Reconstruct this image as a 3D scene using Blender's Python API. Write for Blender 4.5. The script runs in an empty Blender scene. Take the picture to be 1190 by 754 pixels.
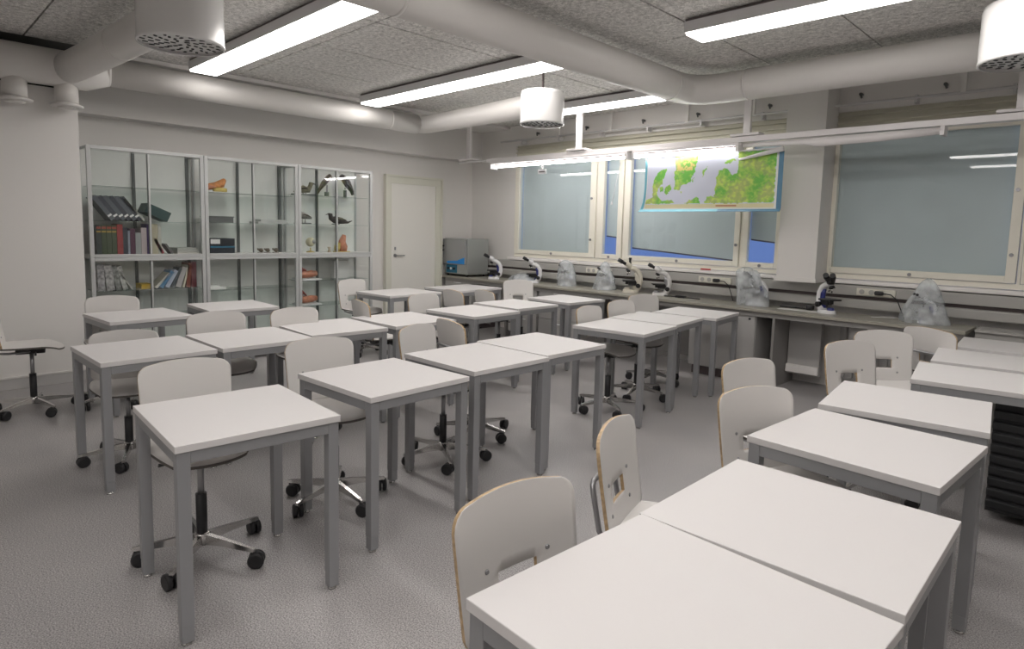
import bpy, bmesh, math, random
from mathutils import Vector, Matrix, noise
random.seed(7)
PI = math.pi
C = bpy.context.scene.collection
SC = bpy.context.scene

# ------------------------------------------------------------------ camera
CAM_H = 1.55
RIGHT = Vector((0.7112858, 0.70248487, 0.02423877))
UP = Vector((-0.08893138, 0.05573177, 0.99447734))
FWD = Vector((-0.69725442, 0.70951319, -0.10211417))
cam_d = bpy.data.cameras.new('camera')
cam = bpy.data.objects.new('camera', cam_d)
C.objects.link(cam)
mw = Matrix.Identity(4)
for i in range(3):
    mw[i][0] = RIGHT[i]; mw[i][1] = UP[i]; mw[i][2] = -FWD[i]
mw[2][3] = CAM_H
cam.matrix_world = mw
cam_d.sensor_width = 36.0
cam_d.lens = 731.65 / 1190 * 36
cam_d.shift_y = (341.17 - 377) / 1190
cam_d.clip_start = 0.05
SC.camera = cam

# ------------------------------------------------------------------ world, exposure
w = bpy.data.worlds.new('dusk'); SC.world = w
w.use_nodes = True
bg = w.node_tree.nodes['Background']
bg.inputs[0].default_value = (0.28, 0.42, 0.78, 1)
bg.inputs[1].default_value = 1.1
SC.view_settings.view_transform = 'Standard'
SC.view_settings.look = 'None'
SC.view_settings.gamma = 1
SC.view_settings.exposure = 0.0
LAMP = 13.0
TUBE = 34.0

# ------------------------------------------------------------------ materials
def nt(name):
    m = bpy.data.materials.new(name); m.use_nodes = True
    t = m.node_tree
    return m, t, t.nodes['Principled BSDF']

def mat(name, col, rough=0.5, metal=0.0, bump=0.0, bscale=60, var=0.0, vscale=8, spec=0.5):
    m, t, p = nt(name)
    p.inputs['Base Color'].default_value = (*col, 1)
    p.inputs['Roughness'].default_value = rough
    p.inputs['Metallic'].default_value = metal
    p.inputs['Specular IOR Level'].default_value = spec
    tc = t.nodes.new('ShaderNodeTexCoord')
    if var > 0:
        n = t.nodes.new('ShaderNodeTexNoise'); n.inputs['Scale'].default_value = vscale
        n.inputs['Detail'].default_value = 4
        r = t.nodes.new('ShaderNodeValToRGB')
        r.color_ramp.elements[0].position = 0.3; r.color_ramp.elements[1].position = 0.7
        r.color_ramp.elements[0].color = (*[c*(1-var) for c in col], 1)
        r.color_ramp.elements[1].color = (*[min(1, c*(1+var)) for c in col], 1)
        t.links.new(tc.outputs['Object'], n.inputs['Vector'])
        t.links.new(n.outputs['Fac'], r.inputs[0]); t.links.new(r.outputs[0], p.inputs['Base Color'])
    if bump > 0:
        n = t.nodes.new('ShaderNodeTexNoise'); n.inputs['Scale'].default_value = bscale
        b = t.nodes.new('ShaderNodeBump'); b.inputs['Strength'].default_value = bump
        b.inputs['Distance'].default_value = 0.01
        t.links.new(tc.outputs['Object'], n.inputs['Vector'])
        t.links.new(n.outputs['Fac'], b.inputs['Height']); t.links.new(b.outputs[0], p.inputs['Normal'])
    return m

def floor_mat():
    m, t, p = nt('vinyl_floor')
    tc = t.nodes.new('ShaderNodeTexCoord')
    n1 = t.nodes.new('ShaderNodeTexNoise'); n1.inputs['Scale'].default_value = 170; n1.inputs['Detail'].default_value = 4
    r1 = t.nodes.new('ShaderNodeValToRGB')
    e = r1.color_ramp.elements
    e[0].position = 0.34; e[0].color = (0.19, 0.182, 0.184, 1)
    e[1].position = 0.66; e[1].color = (0.57, 0.555, 0.55, 1)
    q = e.new(0.5); q.color = (0.37, 0.355, 0.353, 1)
    n2 = t.nodes.new('ShaderNodeTexNoise'); n2.inputs['Scale'].default_value = 1.3; n2.inputs['Detail'].default_value = 5
    mx = t.nodes.new('ShaderNodeMix'); mx.data_type = 'RGBA'; mx.blend_type = 'MULTIPLY'
    r2 = t.nodes.new('ShaderNodeValToRGB')
    r2.color_ramp.elements[0].position = 0.3; r2.color_ramp.elements[0].color = (0.86, 0.86, 0.87, 1)
    r2.color_ramp.elements[1].position = 0.7; r2.color_ramp.elements[1].color = (1.04, 1.03, 1.02, 1)
    mx.inputs[0].default_value = 1
    t.links.new(tc.outputs['Object'], n1.inputs['Vector']); t.links.new(tc.outputs['Object'], n2.inputs['Vector'])
    t.links.new(n1.outputs['Fac'], r1.inputs[0]); t.links.new(n2.outputs['Fac'], r2.inputs[0])
    t.links.new(r1.outputs[0], mx.inputs[6]); t.links.new(r2.outputs[0], mx.inputs[7])
    t.links.new(mx.outputs[2], p.inputs['Base Color'])
    p.inputs['Roughness'].default_value = 0.38
    p.inputs['Specular IOR Level'].default_value = 0.5
    b = t.nodes.new('ShaderNodeBump'); b.inputs['Strength'].default_value = 0.03; b.inputs['Distance'].default_value = 0.004
    t.links.new(n1.outputs['Fac'], b.inputs['Height']); t.links.new(b.outputs[0], p.inputs['Normal'])
    return m

def woodwool_mat():
    m, t, p = nt('wood_wool_panel')
    tc = t.nodes.new('ShaderNodeTexCoord')
    n0 = t.nodes.new('ShaderNodeTexNoise'); n0.inputs['Scale'].default_value = 22; n0.inputs['Detail'].default_value = 6; n0.inputs['Roughness'].default_value = 0.7
    n1 = t.nodes.new('ShaderNodeTexNoise'); n1.inputs['Scale'].default_value = 55; n1.inputs['Detail'].default_value = 4
    n1.inputs['Distortion'].default_value = 1.6
    a = t.nodes.new('ShaderNodeMath'); a.operation = 'ADD'
    r = t.nodes.new('ShaderNodeValToRGB')
    e = r.color_ramp.elements
    e[0].position = 0.36; e[0].color = (0.36, 0.35, 0.335, 1)
    e[1].position = 0.62; e[1].color = (0.95, 0.93, 0.90, 1)
    h = t.nodes.new('ShaderNodeMath'); h.operation = 'MULTIPLY'; h.inputs[1].default_value = 0.5
    t.links.new(tc.outputs['Object'], n0.inputs['Vector']); t.links.new(tc.outputs['Object'], n1.inputs['Vector'])
    t.links.new(n0.outputs['Fac'], a.inputs[0]); t.links.new(n1.outputs['Fac'], a.inputs[1])
    t.links.new(a.outputs[0], h.inputs[0]); t.links.new(h.outputs[0], r.inputs[0])
    t.links.new(r.outputs[0], p.inputs['Base Color'])
    p.inputs['Roughness'].default_value = 0.95
    b = t.nodes.new('ShaderNodeBump'); b.inputs['Strength'].default_value = 0.6; b.inputs['Distance'].default_value = 0.01
    t.links.new(n1.outputs['Fac'], b.inputs['Height']); t.links.new(b.outputs[0], p.inputs['Normal'])
    return m

def glass_mat(name, tint=(0.93, 0.96, 0.95), refl=1.0, ior=1.45):
    m = bpy.data.materials.new(name); m.use_nodes = True
    t = m.node_tree; t.nodes.clear()
    o = t.nodes.new('ShaderNodeOutputMaterial')
    tr = t.nodes.new('ShaderNodeBsdfTransparent'); tr.inputs[0].default_value = (*tint, 1)
    g = t.nodes.new('ShaderNodeBsdfGlossy'); g.inputs['Roughness'].default_value = 0.02
    lw = t.nodes.new('ShaderNodeLayerWeight'); lw.inputs[0].default_value = 0.5
    f = t.nodes.new('ShaderNodeMath'); f.operation = 'POWER'; f.inputs[1].default_value = 5.0
    t.links.new(lw.outputs['Facing'], f.inputs[0])
    mu = t.nodes.new('ShaderNodeMath'); mu.operation = 'MULTIPLY_ADD'; mu.use_clamp = True
    mu.inputs[1].default_value = 0.95*refl; mu.inputs[2].default_value = 0.045*refl
    mx = t.nodes.new('ShaderNodeMixShader')
    t.links.new(f.outputs[0], mu.inputs[0]); t.links.new(mu.outputs[0], mx.inputs[0])
    t.links.new(tr.outputs[0], mx.inputs[1]); t.links.new(g.outputs[0], mx.inputs[2])
    t.links.new(mx.outputs[0], o.inputs[0])
    return m

def film_mat(name, col=(0.75, 0.8, 0.83), opac=0.5):
    m = bpy.data.materials.new(name); m.use_nodes = True
    t = m.node_tree; t.nodes.clear()
    o = t.nodes.new('ShaderNodeOutputMaterial')
    tr = t.nodes.new('ShaderNodeBsdfTransparent'); tr.inputs[0].default_value = (0.9, 0.93, 0.95, 1)
    p = t.nodes.new('ShaderNodeBsdfPrincipled'); p.inputs['Base Color'].default_value = (*col, 1)
    p.inputs['Roughness'].default_value = 0.22
    n = t.nodes.new('ShaderNodeTexNoise'); n.inputs['Scale'].default_value = 7; n.inputs['Detail'].default_value = 3
    tc = t.nodes.new('ShaderNodeTexCoord')
    r = t.nodes.new('ShaderNodeMapRange'); r.inputs[1].default_value = 0.35; r.inputs[2].default_value = 0.65
    r.inputs[3].default_value = opac-0.14; r.inputs[4].default_value = opac+0.2
    mx = t.nodes.new('ShaderNodeMixShader')
    t.links.new(tc.outputs['Object'], n.inputs['Vector']); t.links.new(n.outputs['Fac'], r.inputs[0])
    t.links.new(r.outputs[0], mx.inputs[0]); t.links.new(tr.outputs[0], mx.inputs[1]); t.links.new(p.outputs[0], mx.inputs[2])
    t.links.new(mx.outputs[0], o.inputs[0])
    return m

def emit_mat(name, col, s):
    m = bpy.data.materials.new(name); m.use_nodes = True
    t = m.node_tree; t.nodes.clear()
    o = t.nodes.new('ShaderNodeOutputMaterial'); e = t.nodes.new('ShaderNodeEmission')
    e.inputs[0].default_value = (*col, 1); e.inputs[1].default_value = s
    t.links.new(e.outputs[0], o.inputs[0])
    return m

M = {}
M['wall'] = mat('painted_wall', (0.76, 0.74, 0.715), 0.75, bump=0.03, bscale=180)
M['soffit'] = mat('painted_soffit', (0.72, 0.70, 0.68), 0.7)
M['ceiling'] = mat('concrete_slab', (0.20, 0.195, 0.19), 0.9, bump=0.1, bscale=30)
M['void_shade'] = mat('void_shade', (0.035, 0.037, 0.036), 0.95)
M['woodwool'] = woodwool_mat()
M['floor'] = floor_mat()
M['baseboard'] = mat('baseboard_paint', (0.52, 0.51, 0.50), 0.5)
M['desk_top'] = mat('white_laminate', (0.68, 0.66, 0.655), 0.45, bump=0.02, bscale=400, spec=0.35)
M['desk_frame'] = mat('grey_powder_coat', (0.34, 0.345, 0.355), 0.38, metal=0.35, bump=0.04, bscale=500)
M['chrome'] = mat('chrome', (0.62, 0.61, 0.60), 0.18, metal=1.0)
M['brushed'] = mat('satin_steel', (0.36, 0.36, 0.37), 0.3, metal=0.8)
M['black'] = mat('black_plastic', (0.018, 0.018, 0.02), 0.45)
M['chair_white'] = mat('grey_white_laminate', (0.66, 0.64, 0.62), 0.42, bump=0.015, bscale=300)
M['seat_edge'] = mat('dark_seat_edge', (0.10, 0.09, 0.08), 0.5)
M['plywood'] = mat('plywood_edge', (0.46, 0.33, 0.19), 0.5, var=0.25, vscale=60)
M['alu'] = mat('anodised_aluminium', (0.50, 0.51, 0.505), 0.4, metal=0.2)
M['cab_back'] = mat('cabinet_back', (0.82, 0.81, 0.79), 0.6)
M['post_dark'] = mat('dark_shelf_post', (0.13, 0.135, 0.135), 0.5, metal=0.3)
M['glass'] = glass_mat('cabinet_glass', (0.97, 0.985, 0.98), 0.9)
M['shelf_glass'] = glass_mat('shelf_glass', (0.86, 0.92, 0.90), 1.0)
M['pane'] = glass_mat('window_glass', (0.96, 0.98, 0.985), 0.8, 1.5)
M['win_frame'] = mat('cream_window_paint', (0.86, 0.83, 0.73), 0.4)
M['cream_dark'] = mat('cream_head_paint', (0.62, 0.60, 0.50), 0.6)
M['blind'] = mat('grey_blue_blind', (0.60, 0.65, 0.66), 0.7, var=0.03, vscale=3)
M['door'] = mat('cream_door_paint', (0.82, 0.80, 0.75), 0.45)
M['door_frame'] = mat('cream_frame_paint', (0.72, 0.71, 0.62), 0.45)
M['duct'] = mat('painted_duct', (0.72, 0.70, 0.675), 0.4)
M['diffuser'] = mat('white_enamel', (0.78, 0.77, 0.76), 0.22)
M['hole'] = mat('dark_hole', (0.02, 0.02, 0.02), 0.8)
M['lamp_body'] = mat('grey_lamp_body', (0.62, 0.61, 0.61), 0.5)
M['lamp_glow'] = emit_mat('lamp_diffuser_glow', (1.0, 0.955, 0.92), LAMP)
M['tube_glow'] = emit_mat('tube_glow', (1.0, 0.965, 0.94), TUBE)
M['rail'] = mat('white_rail', (0.86, 0.83, 0.83), 0.25)
M['rail_dark'] = mat('dark_slot', (0.10, 0.08, 0.08), 0.6)
M['bench'] = mat('olive_grey_worktop', (0.33, 0.315, 0.27), 0.35, var=0.06, vscale=20)
M['trunk'] = mat('grey_trunking', (0.43, 0.42, 0.40), 0.5)
M['sill'] = mat('white_sill', (0.88, 0.85, 0.83), 0.4)
M['cab_grey'] = mat('pale_cabinet', (0.46, 0.45, 0.44), 0.5)
M['cab_dark'] = mat('dark_grey_panel', (0.28, 0.27, 0.26), 0.6)  # one even dark grey for the panels under the bench
M['rad'] = mat('radiator_paint', (0.50, 0.49, 0.48), 0.45)
M['white_pl'] = mat('white_plastic', (0.82, 0.82, 0.83), 0.25)
M['cream_pl'] = mat('cream_enamel', (0.72, 0.68, 0.58), 0.35)
M['navy'] = mat('navy_plastic', (0.03, 0.04, 0.20), 0.35)
M['film'] = film_mat('clear_film', (0.86, 0.89, 0.91), 0.30)
M['paper'] = mat('white_paper', (0.80, 0.79, 0.78), 0.7)
M['screen_blue'] = mat('display_blue', (0.02, 0.27, 0.72), 0.2)
M['panel_teal'] = mat('control_teal', (0.02, 0.16, 0.27), 0.3)
M['oven'] = mat('brushed_oven_steel', (0.42, 0.44, 0.43), 0.32, metal=0.55)
M['oven_front'] = mat('oven_front', (0.36, 0.37, 0.375), 0.25, metal=0.3)
M['socket'] = mat('cream_socket', (0.72, 0.70, 0.62), 0.4)
M['blue_tape'] = mat('blue_tape', (0.10, 0.42, 0.55), 0.4)
M['red'] = mat('red_plastic', (0.55, 0.04, 0.04), 0.4)
M['black_slat'] = mat('charcoal_slat', (0.028, 0.029, 0.031), 0.5)

# ------------------------------------------------------------------ helpers
ORD = ['first', 'second', 'third', 'fourth', 'fifth', 'sixth', 'seventh', 'eighth']
def B(): return bmesh.new()

def box(bm, x0, x1, y0, y1, z0, z1, mi=0, rot=None, at=None, bev=0.0):
    r = bmesh.ops.create_cube(bm, size=1)
    vs = r['verts']
    for v in vs:
        v.co = Vector(((x0+x1)/2+v.co.x*(x1-x0), (y0+y1)/2+v.co.y*(y1-y0), (z0+z1)/2+v.co.z*(z1-z0)))
    fs = set(f for v in vs for f in v.link_faces)
    for f in fs: f.material_index = mi
    if bev > 0:
        es = list(set(e for v in vs for e in v.link_edges))
        rr = bmesh.ops.bevel(bm, geom=es, offset=bev, segments=2, affect='EDGES', profile=0.5)
        vs = list(set(v for f in rr['faces'] for v in f.verts) | set(v for v in vs if v.is_valid))
        for f in rr['faces']: f.material_index = mi
    if rot is not None:
        c = Vector(at) if at else Vector(((x0+x1)/2, (y0+y1)/2, (z0+z1)/2))
        for v in vs: v.co = c + rot @ (v.co - c)
    return vs

def frame_axes(d):
    d = d.normalized()
    a = Vector((0, 0, 1)) if abs(d.z) < 0.9 else Vector((1, 0, 0))
    u = d.cross(a).normalized(); v = d.cross(u).normalized()
    return u, v

def sweep(bm, pts, rad, seg=12, mi=0, caps=True, flat=None):
    """tube of varying radius along pts; flat=(sx,sy) squashes the section; rad number or list"""
    pts = [Vector(p) for p in pts]; n = len(pts)
    if not hasattr(rad, '__len__'): rad = [rad]*n
    rings = []
    pu = None
    for i, p in enumerate(pts):
        d = (pts[min(i+1, n-1)] - pts[max(i-1, 0)])
        if pu is None: u, v = frame_axes(d)
        else:
            dn = d.normalized(); u = (pu - dn*pu.dot(dn)).normalized(); v = dn.cross(u).normalized()
        pu = u
        ru = rad[i]*(flat[0] if flat else 1); rv = rad[i]*(flat[1] if flat else 1)
        rings.append([bm.verts.new(p + u*math.cos(2*PI*k/seg)*ru + v*math.sin(2*PI*k/seg)*rv) for k in range(seg)])
    for a, b in zip(rings, rings[1:]):
        for k in range(seg):
            f = bm.faces.new((a[k], a[(k+1) % seg], b[(k+1) % seg], b[k])); f.material_index = mi; f.smooth = True
    if caps:
        for rg in (rings[0], rings[-1]):
            try:
                f = bm.faces.new(rg); f.material_index = mi
            except ValueError: pass
    return rings

def cyl(bm, p0, p1, r, seg=16, mi=0, r2=None):
    return sweep(bm, [p0, p1], [r, r if r2 is None else r2], seg, mi)

def lathe(bm, prof, at=(0, 0, 0), seg=24, mi=0, cap=True):
    at = Vector(at); rings = []
    for r, z in prof:
        rings.append([bm.verts.new(at + Vector((r*math.cos(2*PI*k/seg), r*math.sin(2*PI*k/seg), z))) for k in range(seg)])
    for a, b in zip(rings, rings[1:]):
        for k in range(seg):
            f = bm.faces.new((a[k], a[(k+1) % seg], b[(k+1) % seg], b[k])); f.material_index = mi; f.smooth = True
    for rg, pr in ((rings[0], prof[0]), (rings[-1], prof[-1])):
        if cap and pr[0] > 1e-4:
            f = bm.faces.new(rg); f.material_index = mi

def obj(name, bm, mats, parent=None, world=True, kind=None, smooth=False):
    """links bm as one mesh object; when parent is an unrotated Empty the mesh was given in world space"""
    if parent is not None and world:
        off = Vector(parent.location)
        q = parent.parent
        while q: off += Vector(q.location); q = q.parent
        bmesh.ops.translate(bm, verts=bm.verts, vec=-off)
    bmesh.ops.recalc_face_normals(bm, faces=bm.faces)
    me = bpy.data.meshes.new(name)
    bm.to_mesh(me); bm.free()
    if not isinstance(mats, (list, tuple)): mats = [mats]
    for m_ in mats: me.materials.append(m_)
    o = bpy.data.objects.new(name, me); C.objects.link(o)
    if parent is not None: o.parent = parent
    if kind: o['kind'] = kind
    return o

def thing(name, label, cat, loc=(0, 0, 0), rz=0, group=None):
    o = bpy.data.objects.new(name, None); C.objects.link(o)
    o.location = loc; o.rotation_euler = (0, 0, rz)
    o.empty_display_size = 0.1
    o['label'] = label; o['category'] = cat
    if group: o['group'] = group
    return o

def single(name, bm, mats, label, cat, group=None):
    """one-mesh thing: origin moved to the mesh's base centre"""
    vs = [v.co for v in bm.verts]
    c = Vector(((min(v.x for v in vs)+max(v.x for v in vs))/2, (min(v.y for v in vs)+max(v.y for v in vs))/2, min(v.z for v in vs)))
    bmesh.ops.translate(bm, verts=bm.verts, vec=-c)
    o = obj(name, bm, mats)
    o.location = c; o['label'] = label; o['category'] = cat
    if group: o['group'] = group
    return o

KIDS = {}
def kids(o): return [c for c in bpy.data.objects if c.parent == o]

def record(o):
    """a nested description of a thing's parts, so that copies need no search"""
    return [(c, record(c)) for c in kids(o)]

def dup(root, tree, loc, rz, label, group=None, scale=None):
    r = root.copy(); C.objects.link(r)
    r.location = loc; r.rotation_euler = (0, 0, rz); r['label'] = label
    if scale: r.scale = scale
    if group: r['group'] = group
    def rec(par, tr):
        for c, sub in tr:
            d = c.copy(); C.objects.link(d); d.parent = par
            if d.name.startswith('star_base'): d.rotation_euler = (0, 0, random.uniform(0, 1.2566))
            rec(d, sub)
    rec(r, tree)
    return r

def struct(name, bm, mats, parent=None):
    o = obj(name, bm, mats, parent)
    if parent is None: o['kind'] = 'structure'
    return o

# ------------------------------------------------------------------ room shell
XB, YW, XL, ZC = -7.8, 6.95, -7.095, 3.1
XR, YF = 2.6, -3.0
bm = B(); box(bm, XB-0.2, XR+0.2, YF-0.2, YW+0.6, -0.1, 0); struct('floor', bm, M['floor'])
bm = B(); box(bm, XB-0.2, XR+0.2, YF-0.2, YW+0.6, 3.18, 3.3); ceil_o = struct('ceiling', bm, M['ceiling'])
bm = B(); box(bm, XB-0.2, XB, 1.41, YW+0.4, 0, 3.18); struct('wall_back', bm, M['wall'])
bm = B(); box(bm, XB-0.2, XL, YF, 1.41, 0, 2.72); struct('wall_left', bm, M['wall'])
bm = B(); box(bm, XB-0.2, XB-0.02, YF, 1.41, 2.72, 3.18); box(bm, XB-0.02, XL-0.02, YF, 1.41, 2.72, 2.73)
struct('trim_1', bm, M['void_shade'])  # near-black lining paints in the shade of the open recess above the wall
bm = B(); box(bm, XR, XR+0.2, YF, YW+0.4, 0, 3.18); struct('wall_front', bm, M['wall'])
bm = B(); box(bm, XB-0.2, XR+0.2, YF-0.2, YF, 0, 3.18); struct('wall_rear', bm, M['wall'])
# window wall with openings: window_1 (-6.80..-2.70), window_2 (-2.25..1.6)
bm = B()
box(bm, XB, XR, YW, YW+0.4, 0, 1.12)
box(bm, XB, XR, YW, YW+0.4, 2.80, 3.18)
box(bm, XB, -6.80, YW, YW+0.4, 1.12, 2.80)
box(bm, -2.68, -2.26, YW, YW+0.4, 1.12, 2.80)
box(bm, 1.7, XR, YW, YW+0.4, 1.12, 2.80)
struct('wall_right', bm, M['wall'])
bm = B(); box(bm, -2.64, -2.255, 6.62, YW, 1.13, 3.14)
struct('trim_2', bm, M['wall'])            # pillar between the windows
bm = B(); box(bm, -7.8, -7.58, 1.41, YW, 2.598, 3.07)
struct('trim_3', bm, M['soffit'])
bm = B(); box(bm, -7.8, -6.95, 1.70, YW, 3.06, 3.12)
struct('trim_4', bm, M['soffit'])
bm = B(); box(bm, XL, XL+0.015, YF, 1.41, 0, 0.10, bev=0.003); struct('baseboard_left', bm, M['baseboard'])
bm = B(); box(bm, XB, XB+0.015, 4.62, 5.26, 0, 0.10, bev=0.003); struct('baseboard_back', bm, M['baseboard'])
bm = B(); box(bm, XL-0.005, XL+0.02, YF, 1.42, 0.10, 0.115); struct('trim_5', bm, M['wall'])

# ceiling panels, each a piece of the ceiling
xs = [-6.95, -6.07, -5.19, -4.29, -3.40, -2.51, -1.61, -0.71, 0.19, 1.09, 1.99, 2.58]
ys = [-2.6, -0.8, 1.01, 2.81, 4.61, 6.41, 6.93]
bmp = {}
for i in range(len(xs)-1):
    for j in range(len(ys)-1):
        sx, sy = round(xs[i+1]-xs[i], 3), round(ys[j+1]-ys[j], 3)
        g = 0.006 + random.random()*0.003
        key = (sx, sy)
        if key not in bmp:
            b = B(); box(b, -sx/2+g, sx/2-g, -sy/2+g, sy/2-g, 0, 0.05)
            o = obj('ceiling_panel', b, M['woodwool'], ceil_o, world=False)
            bmp[key] = o.data
        else:
            o = bpy.data.objects.new('ceiling_panel', bmp[key]); C.objects.link(o); o.parent = ceil_o
        o.location = ((xs[i]+xs[i+1])/2, (ys[j]+ys[j+1])/2, 3.1 + random.uniform(-0.002, 0.002))

# ------------------------------------------------------------------ door
bm = B(); box(bm, XB+0.005, XB+0.03, 5.34, 6.17, 0.005, 2.18, bev=0.002)
dr = struct('door_1', bm, M['door'])
bm = B()
box(bm, XB, XB+0.05, 5.265, 5.345, 0, 2.17); box(bm, XB, XB+0.05, 6.165, 6.255, 0, 2.17); box(bm, XB, XB+0.05, 5.265, 6.255, 2.171, 2.265)
box(bm, XB, XB+0.07, 5.235, 5.265, 0, 2.265); box(bm, XB, XB+0.07, 6.255, 6.285, 0, 2.265); box(bm, XB, XB+0.07, 5.235, 6.285, 2.266, 2.295)
obj('door_frame', bm, M['door_frame'], dr, world=False)
bm = B(); cyl(bm, (XB+0.03, 5.42, 1.12), (XB+0.075, 5.42, 1.12), 0.012)
sweep(bm, [(XB+0.075, 5.41, 1.12), (XB+0.08, 5.46, 1.12), (XB+0.075, 5.56, 1.12)], 0.009, 8)
cyl(bm, (XB+0.03, 5.42, 1.12), (XB+0.036, 5.42, 1.12), 0.026)
box(bm, XB+0.03, XB+0.042, 5.41, 5.43, 1.20, 1.245)
obj('door_handle', bm, M['brushed'], dr, world=False)

# ------------------------------------------------------------------ windows
def window(name, x0, x1, z0, z1, sashes, blinds):
    """sashes: list of (glass x0, glass x1); outer frame, sash frames, panes, blinds, handles"""
    b = B(); y0, y1 = YW-0.01, YW+0.14
    box(b, x0, x0+0.04, y0, y1, z0, z1); box(b, x1-0.04, x1, y0, y1, z0, z1)
    box(b, x0+0.0401, x1-0.0401, y0, y1, z0, z0+0.05); box(b, x0+0.0401, x1-0.0401, y0, y1, z1-0.05, z1)
    for (a0, a1), (b0, b1) in zip(sashes, sashes[1:]):
        box(b, (a1+b0)/2-0.012, (a1+b0)/2+0.012, y0+0.001, y1-0.001, z0+0.0501, z1-0.0501)
    w_ = struct(name, b, M['win_frame'])
    for k, (g0, g1) in enumerate(sashes):
        gz0, gz1 = z0+0.115, z1-0.10
        l = x0+0.045 if k == 0 else (sashes[k-1][1]+g0)/2+0.017
        r = x1-0.045 if k == len(sashes)-1 else (g1+sashes[k+1][0])/2-0.017
        s = B(); ys0, ys1 = YW-0.03, YW+0.035
        box(s, l, g0, ys0, ys1, z0+0.055, z1-0.055, bev=0.004); box(s, g1, r, ys0, ys1, z0+0.055, z1-0.055, bev=0.004)
        box(s, g0, g1, ys0, ys1, z0+0.055, gz0, bev=0.004); box(s, g0, g1, ys0, ys1, gz1, z1-0.055, bev=0.004)
        so = obj('window_sash', s, M['win_frame'], w_)
        p_ = B(); box(p_, g0-0.005, g1+0.005, YW+0.0, YW+0.006, gz0-0.005, gz1+0.005)
        obj('pane', p_, M['pane'], so)
        lk = B()
        for (hx, hz) in (((g0+g1)/2, z0+0.08), (g1+0.03, z0+0.30), (g1+0.03, z0+0.86)):
            if (g1-g0) < 0.5 and hx > g1: continue
            cyl(lk, (hx, YW-0.045, hz), (hx, YW-0.028, hz), 0.016, 12)
        if len(lk.verts): obj('latch', lk, M['brushed'], so)
        else: lk.free()
        zl, zr = blinds[k]
        d = B()
        v = [d.verts.new(q) for q in ((g0-0.01, YW+0.07, zl), (g1+0.01, YW+0.07, zr), (g1+0.01, YW+0.07, gz1+0.04), (g0-0.01, YW+0.07, gz1+0.04),
                                      (g0-0.01, YW+0.074, zl), (g1+0.01, YW+0.074, zr), (g1+0.01, YW+0.074, gz1+0.04), (g0-0.01, YW+0.074, gz1+0.04))]
        for q in ((0, 1, 2, 3), (4, 5, 6, 7), (0, 1, 5, 4), (1, 2, 6, 5), (2, 3, 7, 6), (3, 0, 4, 7)): d.faces.new([v[i] for i in q])
        box(d, g0, g1, YW+0.066, YW+0.078, zl-0.012, zl+0.004, rot=Matrix.Rotation(-math.atan2(zr-zl, g1-g0), 3, 'Y'), at=(g0, YW+0.07, zl), mi=1)
        obj('roller_blind', d, [M['blind'], M['rail_dark']], w_)
    return w_
w1 = window('window_1', -6.80, -2.68, 1.13, 2.64, [(-6.70, -5.35), (-5.12, -4.89), (-4.70, -3.27), (-3.11, -2.80)],
            [(1.20, 1.20), (1.49, 1.47), (1.345, 1.25), (1.50, 1.47)])
w2 = window('window_2', -2.26, 1.70, 1.13, 2.64, [(-2.225, -0.785), (-0.60, -0.30), (-0.10, 1.35)],
            [(1.20, 1.20), (1.20, 1.20), (1.20, 1.20)])
# dark lamps and slats outside the glass reach: upper closed band above each window
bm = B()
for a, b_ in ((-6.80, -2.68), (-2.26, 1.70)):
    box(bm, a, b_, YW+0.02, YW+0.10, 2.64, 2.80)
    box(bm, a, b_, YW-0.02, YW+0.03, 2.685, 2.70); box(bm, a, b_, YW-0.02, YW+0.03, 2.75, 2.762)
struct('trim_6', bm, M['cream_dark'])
# sills
bm = B(); box(bm, -6.86, -2.66, YW-0.10, YW+0.02, 1.085, 1.125, bev=0.006); box(bm, -2.24, 1.75, YW-0.10, YW+0.02, 1.085, 1.125, bev=0.006)
struct('trim_7', bm, M['sill'])
bm = B(); box(bm, -2.66, -2.24, 6.60, YW, 1.085, 1.13); struct('trim_8', bm, M['wall'])

# neighbouring building seen under the blinds
bm = B(); box(bm, -16, 8, 16, 17, -1, 4.0)
nb = obj('building', bm, mat('dusk_facade', (0.42, 0.46, 0.60), 0.8))
nb['label'] = 'dark blue facade across the yard seen under the raised blinds'; nb['category'] = 'building'

# cable trunking along the window wall
t = thing('cable_trunking', 'long grey cable trunking in two tiers on the wall under the window sills', 'trunking', (-4, YW-0.06, 0.83))
bm = B(); box(bm, XB+0.02, 1.6, 6.83, YW-0.003, 0.975, 1.075, bev=0.004); obj('upper_channel', bm, M['trunk'], t)
bm = B(); box(bm, XB+0.02, 1.6, 6.87, YW-0.003, 0.94, 0.975); obj('recess', bm, M['rail_dark'], t)
bm = B(); box(bm, XB+0.02, 1.6, 6.80, YW-0.003, 0.85, 0.94, bev=0.012); obj('lower_channel', bm, M['trunk'], t)

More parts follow.
